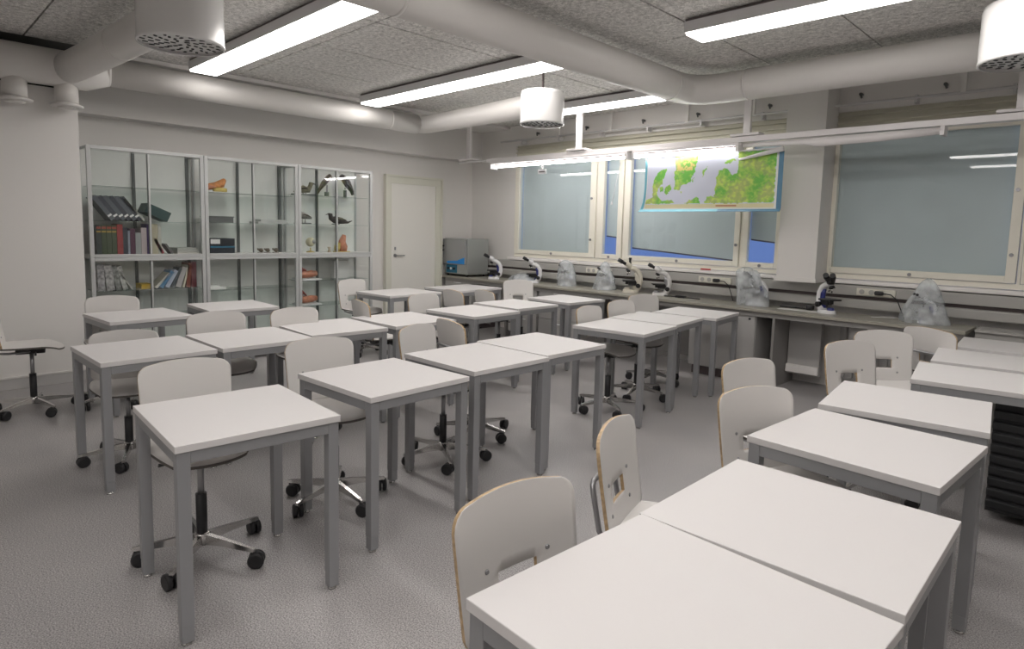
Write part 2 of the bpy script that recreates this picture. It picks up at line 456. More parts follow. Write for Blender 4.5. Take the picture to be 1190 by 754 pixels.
def socket_strip(x, n, plug, label, w_=0.34):
    t = thing('socket_strip', label, 'socket', (x, 6.83, 1.0))
    b = B(); box(b, x-w_/2, x+w_/2, 6.805, 6.829, 0.985, 1.055, bev=0.004); obj('housing', b, M['socket'], t)
    for k in range(n):
        b = B(); cx = x-w_/2+0.05+k*0.085
        cyl(b, (cx, 6.80, 1.02), (cx, 6.8055, 1.02), 0.024, 16); obj('outlet', b, M['trunk'], t)
    if plug is not None:
        pt = thing('plug', plug, 'plug', (x+0.05, 6.80, 1.02))
        b = B(); box(b, x+0.0, x+0.075, 6.755, 6.798, 1.0, 1.04, bev=0.010); obj('plug_body', b, M['black'], pt)
        b = B(); sweep(b, [(x+0.07, 6.775, 1.02), (x+0.14, 6.77, 1.015), (x+0.2, 6.76, 0.97), (x+0.24, 6.75, 0.88), (x+0.27, 6.74, 0.81)], 0.005, 8)
        obj('flex', b, M['black'], pt)
socket_strip(-5.08, 2, None, 'cream socket strip on the trunking between the two left bagged microscopes', 0.42)
socket_strip(-3.42, 2, 'black plug with flex in the socket strip right of the silver microscope', 'cream socket strip with two round outlets and black plug below the map', 0.40)
socket_strip(-1.75, 2, 'black plug with flex in the socket strip left of the last bagged microscope', 'cream socket strip with black plug below the right-hand window', 0.34)

# ------------------------------------------------------------------ bench
YBF = 6.29
bt = thing('lab_bench', 'long olive grey worktop along the window wall carrying the microscopes', 'bench', (-4.3, 6.6, 0))
bm = B(); box(bm, XB+0.005, -0.93, YBF, 6.798, 0.77, 0.80, bev=0.003); obj('worktop', bm, M['bench'], bt)
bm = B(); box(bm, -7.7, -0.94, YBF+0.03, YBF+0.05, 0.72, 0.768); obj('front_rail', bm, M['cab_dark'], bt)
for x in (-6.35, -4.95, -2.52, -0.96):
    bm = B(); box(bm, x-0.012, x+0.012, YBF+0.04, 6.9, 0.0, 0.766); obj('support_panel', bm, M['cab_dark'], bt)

def base_cab(x0, x1, label, rows, yf=6.34, handle=True, matn='cab_grey', lock=False):
    t = thing('base_cabinet', label, 'cabinet', ((x0+x1)/2, 6.6, 0))
    b = B(); box(b, x0, x1, yf+0.02, 6.9, 0.10, 0.765); box(b, x0+0.02, x1-0.02, yf+0.06, 6.9, 0, 0.10, mi=1)
    obj('carcass', b, [M[matn], M['rail_dark']], t)
    z = 0.755
    for kk, h in enumerate(rows):
        b = B(); box(b, x0+0.004, x1-0.004, yf, yf+0.018, z-h+0.006, z, bev=0.002)
        d = obj('drawer' if h < 0.4 else 'door', b, M[matn], t)
        if handle:
            b = B(); xc = (x0+x1)/2
            zz = z-0.05
            sweep(b, [(xc-0.07, yf, zz), (xc-0.07, yf-0.022, zz), (xc+0.07, yf-0.022, zz), (xc+0.07, yf, zz)], 0.006, 8)
            obj('handle', b, M['white_pl'], d)
        if lock:
            b = B(); cyl(b, (x1-0.06, yf-0.01, z-0.07), (x1-0.06, yf+0.001, z-0.07), 0.012); obj('lock', b, M['black'], d)
        z -= h
    return t
base_cab(-7.72, -7.10, 'pale base cabinet under the bench below the steel oven', [0.2, 0.45])
base_cab(-6.30, -5.75, 'pale drawer unit under the bench below the left microscopes', [0.16, 0.24, 0.25])
base_cab(-5.72, -5.0, 'pale two-part cabinet under the bench behind the empty desk row end', [0.40, 0.25])
base_cab(-3.45, -2.71, 'pale cabinet with small lock under the bench behind the middle desk row', [0.65], handle=False, lock=True)
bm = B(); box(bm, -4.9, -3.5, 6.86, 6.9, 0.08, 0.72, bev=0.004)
single('knee_space_panel', bm, M['cab_dark'], 'flat grey panel closing the knee space below the cream microscope', 'panel')
t = thing('back_panel', 'recessed grey panel with white foot under the bench beside the locked cabinet', 'panel', (-2.6, 6.8, 0))
bm = B(); box(bm, -2.69, -2.55, 6.72, 6.85, 0.0, 0.76); box(bm, -2.50, -2.18, 6.70, 6.78, 0.12, 0.76, bev=0.003); obj('panel', bm, M['cab_grey'], t)
bm = B(); box(bm, -2.50, -2.18, 6.66, 6.70, 0.14, 0.22, bev=0.003); obj('foot_strip', bm, M['sill'], t)
# radiator with ribs
rt = thing('radiator', 'ribbed panel radiator under the right end of the bench', 'radiator', (-1.6, 6.8, 0.1))
bm = B(); box(bm, -2.05, -1.02, 6.84, 6.88, 0.12, 0.70); obj('radiator_body', bm, M['rad'], rt)
for k in range(14):
    bm = B(); x = -2.02+k*0.075; box(bm, x, x+0.045, 6.815, 6.84, 0.14, 0.68, bev=0.008); obj('rib', bm, M['rad'], rt)
bm = B(); box(bm, -1.85, -1.70, 6.45, 6.70, 0.28, 0.74, bev=0.004)
single('waste_bin', bm, M['cab_grey'], 'pale box hung under the bench in front of the radiator', 'box')
# grey casing to the right of the bench end
t = thing('casing', 'grey horizontal casing along the wall past the right end of the bench', 'casing', (0.3, 6.7, 0))
bm = B(); box(bm, -0.90, 1.5, 6.52, 6.795, 0.0, 0.80, bev=0.004); obj('casing_body', bm, M['trunk'], t)
bm = B(); box(bm, -0.90, 1.5, 6.50, 6.52, 0.78, 0.80); obj('lip', bm, M['trunk'], t)

# ------------------------------------------------------------------ ventilation ducts
ZD = 2.905
def joint(bm, p0, p1, r):
    cyl(bm, p0, p1, r*1.025, 28)
t = thing('ventilation_duct', 'painted round duct running along the back wall below the ceiling', 'duct', (-6.94, 3.3, ZD))
bm = B(); sweep(bm, [(-6.94, 1.62, ZD), (-6.94, 5.16, ZD)], 0.125, 28); obj('pipe', bm, M['duct'], t)
bm = B(); sweep(bm, [(-6.94, -2.9, 2.87), (-6.94, 1.46, 2.87), (-6.94, 1.62, ZD)], [0.16, 0.16, 0.125], 28); obj('wide_pipe', bm, M['duct'], t)
bm = B(); sweep(bm, [(-6.94, 1.30, 2.87), (-6.4, 1.36, 2.88), (-5.0, 1.44, 2.88), (-4.5, 1.44, 2.88)], 0.13, 28); obj('branch_pipe', bm, M['duct'], t)
bm = B(); sweep(bm, [(-6.94, 5.12, ZD), (-6.935, 5.20, ZD), (-6.89, 5.25, ZD), (-6.80, 5.27, ZD), (-4.35, 4.78, 2.80)], 0.115, 28); obj('elbow_pipe', bm, M['duct'], t)
bm = B(); joint(bm, (-6.94, 1.60, ZD), (-6.94, 1.63, ZD), 0.128); obj('joint_ring', bm, M['duct'], t)
bm = B(); joint(bm, (-5.6, 1.405, 2.88), (-5.57, 1.407, 2.88), 0.13); obj('joint_ring', bm, M['duct'], t)
bm = B(); joint(bm, (-6.94, 4.72, ZD), (-6.94, 4.74, ZD), 0.125); obj('joint_ring', bm, M['duct'], t)
for i, (yy, lab) in enumerate(((0.93, 'round air valve hanging under the left duct, left one of the pair'), (1.30, 'round air valve hanging under the left duct, right one of the pair'))):
    t2 = thing('air_valve', lab, 'vent', (-6.945, yy, 2.52), group=None)
    bm = B(); lathe(bm, [(0.09, 2.57), (0.09, 2.75)], (-6.945, yy, 0), 24); obj('neck', bm, M['duct'], t2)
    bm = B(); lathe(bm, [(0.085, 2.54), (0.125, 2.545), (0.125, 2.56), (0.09, 2.575)], (-6.945, yy, 0), 28); lathe(bm, [(0.001, 2.525), (0.07, 2.527), (0.075, 2.537), (0.06, 2.545)], (-6.945, yy, 0), 24)
    obj('valve_plate', bm, M['duct'], t2)
t = thing('ventilation_duct', 'thick painted round duct crossing the ceiling and bending right above the bench', 'duct', (-3.2, 3, 2.9))
bm = B()
pts = [(-3.17, -2.9, 2.9), (-3.17, 5.2, 2.9)] + [(-3.17+0.30*(1-math.cos(a)), 5.34+0.30*math.sin(a), 2.9) for a in [k*PI/12 for k in range(1, 7)]] + [(-2.6, 5.64, 2.9), (2.55, 5.68, 2.9)]
sweep(bm, pts, 0.135, 32); obj('pipe', bm, M['duct'], t)
bm = B(); joint(bm, (-3.17, 5.20, 2.9), (-3.17, 5.22, 2.9), 0.136); obj('joint_ring', bm, M['duct'], t)
bm = B(); joint(bm, (-2.62, 5.64, 2.9), (-2.60, 5.64, 2.9), 0.136); obj('joint_ring', bm, M['duct'], t)
bm = B(); joint(bm, (-3.17, 2.2, 2.9), (-3.17, 2.22, 2.9), 0.136); obj('joint_ring', bm, M['duct'], t)
bm = B(); joint(bm, (-0.9, 5.65, 2.9), (-0.88, 5.65, 2.9), 0.136); obj('joint_ring', bm, M['duct'], t)

# drum diffusers
def make_diffuser(loc, label, R=0.27, Hh=0.42, z0=2.56):
    t = thing('drum_diffuser', label, 'air diffuser', loc, group='perforated drum air diffusers')
    b = B(); lathe(b, [(R-0.012, z0), (R, z0), (R, z0+0.015), (R*0.985, z0+0.03), (R*0.985, z0+Hh-0.03), (R*0.95, z0+Hh), (0.001, z0+Hh)], (0, 0, -loc[2]), 48, cap=False)
    obj('drum', b, M['diffuser'], t, world=False)
    b = B(); lathe(b, [(0.001, z0+0.018), (R-0.006, z0+0.018)], (0, 0, -loc[2]), 48, cap=False)
    pl = obj('perforated_plate', b, M['diffuser'], t, world=False)
    b = B()
    for ring, n in ((0.05, 5), (0.095, 8), (0.14, 12), (0.185, 15), (0.23, 19)):
        rr = ring*R/0.27
        for k in range(n):
            a = 2*PI*k/n + ring*9
            c = Vector((rr*math.cos(a), rr*math.sin(a), z0+0.014-loc[2]))
            q = Matrix.Rotation(a+0.5, 3, 'Z')
            vs = [b.verts.new(c + q @ Vector((dx, dy, 0))) for dx, dy in ((-0.016, -0.007), (0.0, -0.009), (0.016, -0.007), (0.016, 0.007), (0, 0.009), (-0.016, 0.007))]
            b.faces.new(vs)
            vs2 = [b.verts.new(v.co + Vector((0, 0, 0.003))) for v in vs]
            b.faces.new(vs2)
    h = obj('slot', b, M['hole'], t, world=False); h['kind'] = 'stuff'
    b = B(); cyl(b, (0, 0, z0+Hh-0.02-loc[2]), (0, 0, 3.1-loc[2]), 0.012, 8); obj('hanger', b, M['rail_dark'], t, world=False)
    return t
make_diffuser((-4.36, 1.43, 2.64), 'large white drum diffuser hanging upper left above the front-left desks', R=0.25, Hh=0.42, z0=2.64)
make_diffuser((-4.20, 4.63, 2.56), 'smaller-looking white drum diffuser hanging mid-room before the third lamp', R=0.215, Hh=0.31)
make_diffuser((-0.56, 4.89, 2.59), 'white drum diffuser cut by the right edge near the bench duct', R=0.24, Hh=0.34, z0=2.61)

# ceiling lamps
def make_lamp(x0, L, yc, label, n=2):
    t = thing('ceiling_lamp', label, 'lamp', (x0+L/2, yc, 2.98), group='long fluorescent ceiling lamps')
    w2_ = 0.13
    b = B(); box(b, x0, x0+L, yc-w2_+0.012, yc+w2_-0.012, 3.075, 3.095, mi=1)
    v = []
    for x in (x0, x0+L):
        v.append([b.verts.new((x, yc+s, z)) for s, z in ((-w2_, 2.998), (w2_, 2.998), (w2_, 3.075), (-w2_, 3.075))])
    for k in range(4):
        b.faces.new((v[0][k], v[0][(k+1) % 4], v[1][(k+1) % 4], v[1][k]))
    b.faces.new(v[0]); b.faces.new(v[1])
    obj('lamp_body', b, [M['lamp_body'], M['rail_dark']], t)
    for k in range(n):
        a, c = x0+0.012+k*L/n, x0+(k+1)*L/n-0.012
        b = B(); box(b, a, c, yc-w2_+0.008, yc+w2_-0.008, 2.98, 2.9975, bev=0.005); obj('diffuser', b, M['lamp_glow'], t)
    return t
make_lamp(-6.62, 2.95, 2.36, 'long lit ceiling lamp in the second row, nearest above the left desks')
make_lamp(-6.70, 3.0, 4.29, 'long lit ceiling lamp in the middle row before the drum diffuser')
make_lamp(-5.25, 1.48, 6.05, 'short lit ceiling lamp farthest back beside the ceiling duct', 1)
make_lamp(-2.47, 3.0, 4.36, 'long lit ceiling lamp at the top right of the ceiling duct')
make_lamp(-2.47, 3.0, 2.36, 'unseen fill lamp added overhead right of the ceiling duct')  # this lamp and the next two are out of view, added for fill
make_lamp(-2.47, 3.0, 0.43, 'unseen fill lamp added overhead behind the front desk row')
make_lamp(-2.47, 3.0, -1.50, 'unseen fill lamp added behind the viewer on the right')

# ------------------------------------------------------------------ suspended rail over the bench
RY = 6.25
rl = thing('suspended_rail', 'white metal rail hung from the ceiling along the bench', 'rail', (-3.8, RY, 2.48))
bm = B(); box(bm, -6.67, 1.2, RY-0.05, RY+0.05, 2.475, 2.53, bev=0.004); obj('rail_channel', bm, M['rail'], rl)
for x in (-7.10, -5.04, -2.88, -0.71):
    bm = B(); box(bm, x-0.035, x+0.035, RY-0.02, RY+0.02, 2.56, 3.09); obj('hanger_post', bm, M['rail'], rl)
    bm = B(); box(bm, x-0.15, x+0.15, RY-0.07, RY+0.07, 2.535, 2.56, bev=0.006); obj('mounting_plate', bm, M['rail'], rl)
    if x < -7:
        bm = B(); box(bm, x-0.22, -6.67, RY-0.015, RY+0.015, 2.50, 2.53); obj('end_rail', bm, M['lamp_body'], rl)
def strip(x0, x1, label):
    t = thing('strip_lamp', label, 'lamp', ((x0+x1)/2, RY, 2.41), group='lit strip lamps under the hung rail')
    b = B(); box(b, x0, x1, RY-0.075, RY+0.075, 2.445, 2.472, bev=0.004); obj('lamp_body', b, M['rail'], t)
    b = B(); box(b, x0+0.05, x1-0.05, RY-0.04, RY+0.04, 2.432, 2.445); obj('dark_slot', b, M['rail_dark'], t)
    b = B(); cyl(b, (x0+0.06, RY-0.03, 2.412), (x1-0.06, RY-0.03, 2.412), 0.015, 14); obj('tube', b, M['tube_glow'], t)
    for x in (x0, x1-0.03):
        b = B(); box(b, x, x+0.03, RY-0.07, RY+0.07, 2.385, 2.445, bev=0.004); obj('end_cap', b, M['rail'], t)
strip(-6.58, -4.27, 'slim lit strip lamp under the left end of the hung rail')
strip(-4.20, -2.93, 'slim lit strip lamp under the hung rail above the map')
t = thing('blind_case', 'rolled white screen case under the right part of the hung rail', 'screen case', (-2.0, RY, 2.42))
bm = B(); sweep(bm, [(-2.90, RY-0.02, 2.445), (-2.3, RY-0.03, 2.43), (-2.18, RY-0.04, 2.42), (-1.65, RY-0.04, 2.425), (-1.2, RY-0.03, 2.44)], [0.022, 0.024, 0.043, 0.04, 0.03], 16); obj('roll', bm, M['rail'], t)
bm = B(); box(bm, -1.22, -1.19, RY-0.06, RY+0.06, 2.40, 2.474); obj('end_cap', bm, M['rail'], t)
# thin pipe on the wall above the windows
pp = thing('thin_pipe', 'thin grey pipe clipped to the wall above the windows', 'pipe', (-4, 6.85, 2.86))
bm = B(); cyl(bm, (-7.05, 6.85, 2.865), (1.2, 6.85, 2.84), 0.014, 10); obj('pipe', bm, M['lamp_body'], pp)
for k in range(11):
    x = -6.6+k*0.72
    bm = B(); box(bm, x-0.012, x+0.012, 6.84, 6.93, 2.80, 2.875); obj('clip', bm, M['lamp_body'], pp)
for x in (-5.9, -5.0, -3.9, -3.1, -2.32, -1.2):
    bm = B(); box(bm, x-0.02, x+0.02, 6.835, 6.87, 2.85, 3.09); obj('pipe_hanger', bm, M['wall'], pp)
for k, x in enumerate((-6.35, -5.45, -4.55, -3.8, -2.95, -2.05, -1.35)):
    bm = B(); cyl(bm, (x, YW, 2.95), (x, YW-0.05, 2.95), 0.016, 10); sweep(bm, [(x, YW-0.05, 2.95), (x+0.015, YW-0.06, 2.91)], 0.010, 8)
    single('dark_hook', bm, M['post_dark'], ORD[k] + ' small dark hook from the left on the wall above the pipe', 'hook', 'dark hooks above the windows')
# small hanging tag
t = thing('hanging_tag', 'small white tag hanging from the left strip lamp before the window', 'tag', (-5.62, RY-0.03, 2.30))
bm = B(); box(bm, -5.69, -5.54, RY-0.034, RY-0.028, 2.275, 2.335, bev=0.002); box(bm, -5.63, -5.60, RY-0.033, RY-0.029, 2.335, 2.39); obj('tag_card', bm, M['white_pl'], t)
bm = B(); box(bm, -5.665, -5.565, RY-0.0355, RY-0.034, 2.298, 2.312); obj('print', bm, M['rail_dark'], t)
# blind cord
bm = B(); cyl(bm, (-4.86, YW-0.05, 2.45), (-4.97, YW-0.05, 1.93), 0.004, 6); t = obj('blind_cord', bm, M['white_pl'], w1, world=False)
bm = B(); sweep(bm, [(-4.97, YW-0.05, 1.945), (-4.975, YW-0.05, 1.90)], [0.008, 0.018], 10); obj('weight', bm, M['white_pl'], t, world=False)

# ------------------------------------------------------------------ map
def inpoly(px, py, poly):
    c = False; n = len(poly); j = n-1
    for i in range(n):
        xi, yi = poly[i]; xj, yj = poly[j]
        if (yi > py) != (yj > py) and px < (xj-xi)*(py-yi)/(yj-yi)+xi: c = not c
        j = i
    return c
LAND = [[(160, 290), (190, 230), (250, 200), (270, 210), (240, 280), (230, 330), (195, 370), (190, 430), (230, 480), (310, 468), (345, 505), (100, 505), (100, 490), (150, 440), (150, 340)],
        [(205, 360), (235, 355), (238, 395), (210, 400)], [(258, 365), (300, 338), (312, 380), (285, 405), (270, 430), (248, 405)],
        [(330, 100), (520, 100), (520, 158), (505, 230), (470, 320), (430, 345), (395, 350), (370, 392), (330, 380), (340, 330), (328, 260), (340, 210)],
        [(568, 240), (606, 203), (592, 240), (568, 292)], [(388, 405), (412, 412), (400, 425)], [(480, 320), (505, 270), (490, 325)],
        [(830, 100), (1090, 100), (1090, 505), (590, 505), (612, 450), (662, 450), (680, 360), (676, 300), (700, 245), (750, 225), (790, 282), (822, 275), (832, 220)],
        [(420, 505), (520, 455), (545, 460), (552, 505)], [(725, 180), (790, 150), (815, 165), (740, 195)]]
def map_col(px, py):
    n1 = noise.noise(Vector((px*0.010, py*0.010, 1.3))); n2 = noise.noise(Vector((px*0.035, py*0.035, 5.1)))+0.5*noise.noise(Vector((px*0.08, py*0.08, 9.1)))
    wob = n2*9
    if py > 555 or px < 98 or px > 1108: return (0.16, 0.45, 0.56) if px < 700 and px < 1108 else (0.10, 0.24, 0.36)
    if px < 104 or px > 1092: return (0.78, 0.80, 0.78)
    if py > 540: return (0.74, 0.76, 0.72)
    if py > 508: return (0.74, 0.68, 0.42) if not (680 < px < 830 and 522 < py < 530) else (0.5, 0.2, 0.1)
    for k, pl in enumerate(LAND):
        if inpoly(px+wob, py+wob, pl):
            g = (0.17, 0.52, 0.08); yl = (0.58, 0.72, 0.16); rd = (0.46, 0.46, 0.22)
            f = max(0, min(1, 0.30+n1*0.8+n2*0.8))
            q = tuple(g[i]*(1-f)+yl[i]*f for i in range(3))
            if n1-n2 > 0.34: q = tuple(q[i]*0.5+rd[i]*0.5 for i in range(3))
            if k == 3 and py < 230 and n2 > 0.0: q = (0.72, 0.58, 0.22)
            return q
    s = 0.03*n1
    return (0.64+s, 0.67+s, 0.78+s)
mt = bpy.data.materials.new('map_print'); mt.use_nodes = True
mp = mt.node_tree.nodes['Principled BSDF']; mp.inputs['Roughness'].default_value = 0.45
at_ = mt.node_tree.nodes.new('ShaderNodeAttribute'); at_.attribute_name = 'print'
mt.node_tree.links.new(at_.outputs['Color'], mp.inputs['Base Color'])
NX, NZ = 220, 88
X0, X1, Z1, Z0 = -4.055, -2.495, 2.39, 1.782
mbm = B(); cl = mbm.loops.layers.color.new('print')
mpar = thing('printed_map', 'printed sea and land map hung from the rail before the window', 'map', ((X0+X1)/2, RY, 1.78))
grid = []
for j in range(NZ+1):
    row = []
    for i in range(NX+1):
        u, v = i/NX, j/NZ
        x = X0+(X1-X0)*u + (0.0 if u > 0.1 else -0.06*(v**6)*(1-u/0.1))
        y = RY + 0.012*math.sin(u*9) + (0.03*(max(0, (v-0.94)/0.06))**2)*(-1)
        row.append(mbm.verts.new((x, y, Z1+(Z0-Z1)*v)))
    grid.append(row)
for j in range(NZ):
    for i in range(NX):
        f = mbm.faces.new((grid[j][i], grid[j+1][i], grid[j+1][i+1], grid[j][i+1])); f.smooth = True
        px, py = 78+(i+0.5)/NX*(1140-78), 100+(j+0.5)/NZ*(575-100)
        col = map_col(px, py)
        for l in f.loops: l[cl] = (*[c**(1/2.2) for c in col], 1)
so = obj('map_sheet', mbm, mt, mpar)
sm = so.modifiers.new('thickness', 'SOLIDIFY'); sm.thickness = 0.0015
bm = B(); sweep(bm, [(-2.93, RY-0.03, 2.305), (-2.72, RY-0.045, 2.34), (-2.49, RY-0.03, 2.385)], [0.012, 0.020, 0.026], 12)
obj('curled_corner', bm, M['paper'], mpar)
bm = B(); sweep(bm, [(-4.05, RY, 2.39), (-2.55, RY, 2.395)], 0.008, 8); obj('hanging_bar', bm, M['rail'], mpar)

# ------------------------------------------------------------------ desks
DW, DD, DH = 0.655, 0.63, 0.761
def make_desk():
    t = thing('school_desk', '', 'desk')
    b = B(); box(b, -DW/2, DW/2, -DD/2, DD/2, DH-0.027, DH, bev=0.002); obj('tabletop', b, M['desk_top'], t, world=False)
    b = B(); e = 0.006; L = 0.046; z0, z1 = DH-0.072, DH-0.0275
    for s in (-1, 1):
        yy = s*(DD/2-e-0.015); box(b, -DW/2+e+L, DW/2-e-L, yy-0.015, yy+0.015, z0, z1, bev=0.002)
        xx = s*(DW/2-e-0.015); box(b, xx-0.015, xx+0.015, -DD/2+e+L, DD/2-e-L, z0, z1, bev=0.002)
    obj('apron_frame', b, M['desk_frame'], t, world=False)
    for sx in (-1, 1):
        for sy in (-1, 1):
            cx, cy = sx*(DW/2-e-L/2), sy*(DD/2-e-L/2)
            b = B(); box(b, cx-L/2, cx+L/2, cy-L/2, cy+L/2, 0.075, DH-0.0275, bev=0.003)
            box(b, cx-L/2+0.0015, cx+L/2-0.0015, cy-L/2+0.0015, cy+L/2-0.0015, 0.014, 0.076, bev=0.003)
            lg = obj('leg', b, M['desk_frame'], t, world=False)
            b = B(); lathe(b, [(0.018, 0), (0.018, 0.006), (0.009, 0.010), (0.009, 0.016)], (cx, cy, 0), 12); obj('foot', b, M['chrome'], lg, world=False)
    return t
DESKS = [
 ('D1', -2.639, 1.038, -3.4, 'white desk nearest the viewer on the left, chair behind it and all four legs seen'),
 ('D2', -2.781, 1.874, 2.5, 'white desk second in the middle row, between the nearest left desk and the pair'),
 ('D3', -2.861, 2.610, 0.3, 'white desk third in the middle row, left half of the touching pair'),
 ('D4', -2.904, 3.262, 0.4, 'white desk fourth in the middle row, right half of the touching pair'),
 ('D5', -3.010, 4.440, 7.0, 'white desk standing first in the trio before the locked cabinet'),
 ('D6', -3.120, 5.110, 7.5, 'white desk in the centre of the trio before the locked cabinet'),
 ('D7', -3.090, 5.800, 6.5, 'white desk last of the trio, nearest the bench'),
 ('A2', -4.325, 1.150, 1.5, 'white desk at the left end of the second row, its two left legs seen'),
 ('A3', -4.332, 1.815, 0.7, 'white desk second from the left in the second row, touching the end desk'),
 ('A4', -4.420, 2.485, -2.0, 'white desk third in the second row, behind the chair of the nearest pair'),
 ('A5', -4.430, 3.185, 0.5, 'white desk fourth in the second row, beside two turned chairs'),
 ('B1', -4.489, 4.040, 3.4, 'white desk fifth in the second row, with dark gap and chair legs beneath'),
 ('B2', -4.638, 4.780, 1.0, 'white desk sixth in the second row, drawer unit seen beneath'),
 ('B3', -4.658, 5.640, -1.9, 'white desk at the bench end of the second row, below the bagged microscopes'),
 ('Z1', -5.908, 1.540, 4.2, 'white desk at the far left before the bookcase, chair behind it'),
 ('Z2', -6.096, 2.393, -1.5, 'white desk before the middle display case'),
 ('Z3', -6.297, 4.460, 3.0, 'white desk in front of the cream door'),
 ('Z4', -6.315, 5.500, 4.0, 'white desk in front of the steel oven'),
 ('R1', -0.611, 1.150, -2.9, 'white desk in the bottom right foreground, cut by the lower edge'),
 ('R2', -0.604, 1.798, 0.4, 'white desk second from the viewer in the right row, touching the foreground desk'),
 ('R3', -0.680, 2.685, -3.6, 'white desk third in the right row, one full leg seen at its right'),
 ('R4', -0.717, 3.467, 6.8, 'white desk fourth in the right row, its right edge against the dark slats'),
 ('R5', -0.560, 4.450, 8.0, 'white desk fifth in right row, nearest of three cut by the right edge'),
 ('R6', -0.600, 5.185, 6.7, 'white desk sixth in right row, middle of three cut by the right edge'),
 ('R7', -0.585, 5.960, 4.0, 'white desk at the bench end of the right row, touching the grey casing'),
]
desk0 = make_desk(); dtree = record(desk0)
for k, (key, x, y, a, lab) in enumerate(DESKS):
    if k == 0:
        desk0.location = (x, y, 0); desk0.rotation_euler = (0, 0, math.radians(a)); desk0['label'] = lab; desk0['group'] = 'white school desks'
    else:
        sc = {'Z3': (1, 1.25, 1), 'Z4': (1, 1.28, 1)}.get(key)
        dup(desk0, dtree, (x, y, 0), math.radians(a), lab, 'white school desks', sc)

# ------------------------------------------------------------------ chairs
def shell(bm, cols, rows, pos, holes, thick_dir, t):
    """grid of cells (holes skipped) with two skins and wood sides; pos(i,j)->front Vector, normal offset by t"""
    F, Bk = {}, {}
    def V(d, i, j, off):
        if (i, j) not in d:
            p, n = pos(i, j); d[(i, j)] = bm.verts.new(p + n*off)
        return d[(i, j)]
    cells = [(i, j) for i in range(cols) for j in range(rows) if (i, j) not in holes]
    cs = set(cells)
    for i, j in cells:
        f = bm.faces.new([V(F, a, b, t/2) for a, b in ((i, j), (i+1, j), (i+1, j+1), (i, j+1))]); f.smooth = True; f.material_index = 0
        f = bm.faces.new([V(Bk, a, b, -t/2) for a, b in ((i, j+1), (i+1, j+1), (i+1, j), (i, j))]); f.smooth = True; f.material_index = 0
    for i, j in cells:
        for (a, b), (c, d), nb in (((i, j), (i+1, j), (i, j-1)), ((i+1, j), (i+1, j+1), (i+1, j)), ((i+1, j+1), (i, j+1), (i, j+1)), ((i, j+1), (i, j), (i-1, j))):
            if nb not in cs:
                f = bm.faces.new((F[(a, b)], Bk[(a, b)], Bk[(c, d)], F[(c, d)])); f.material_index = 1

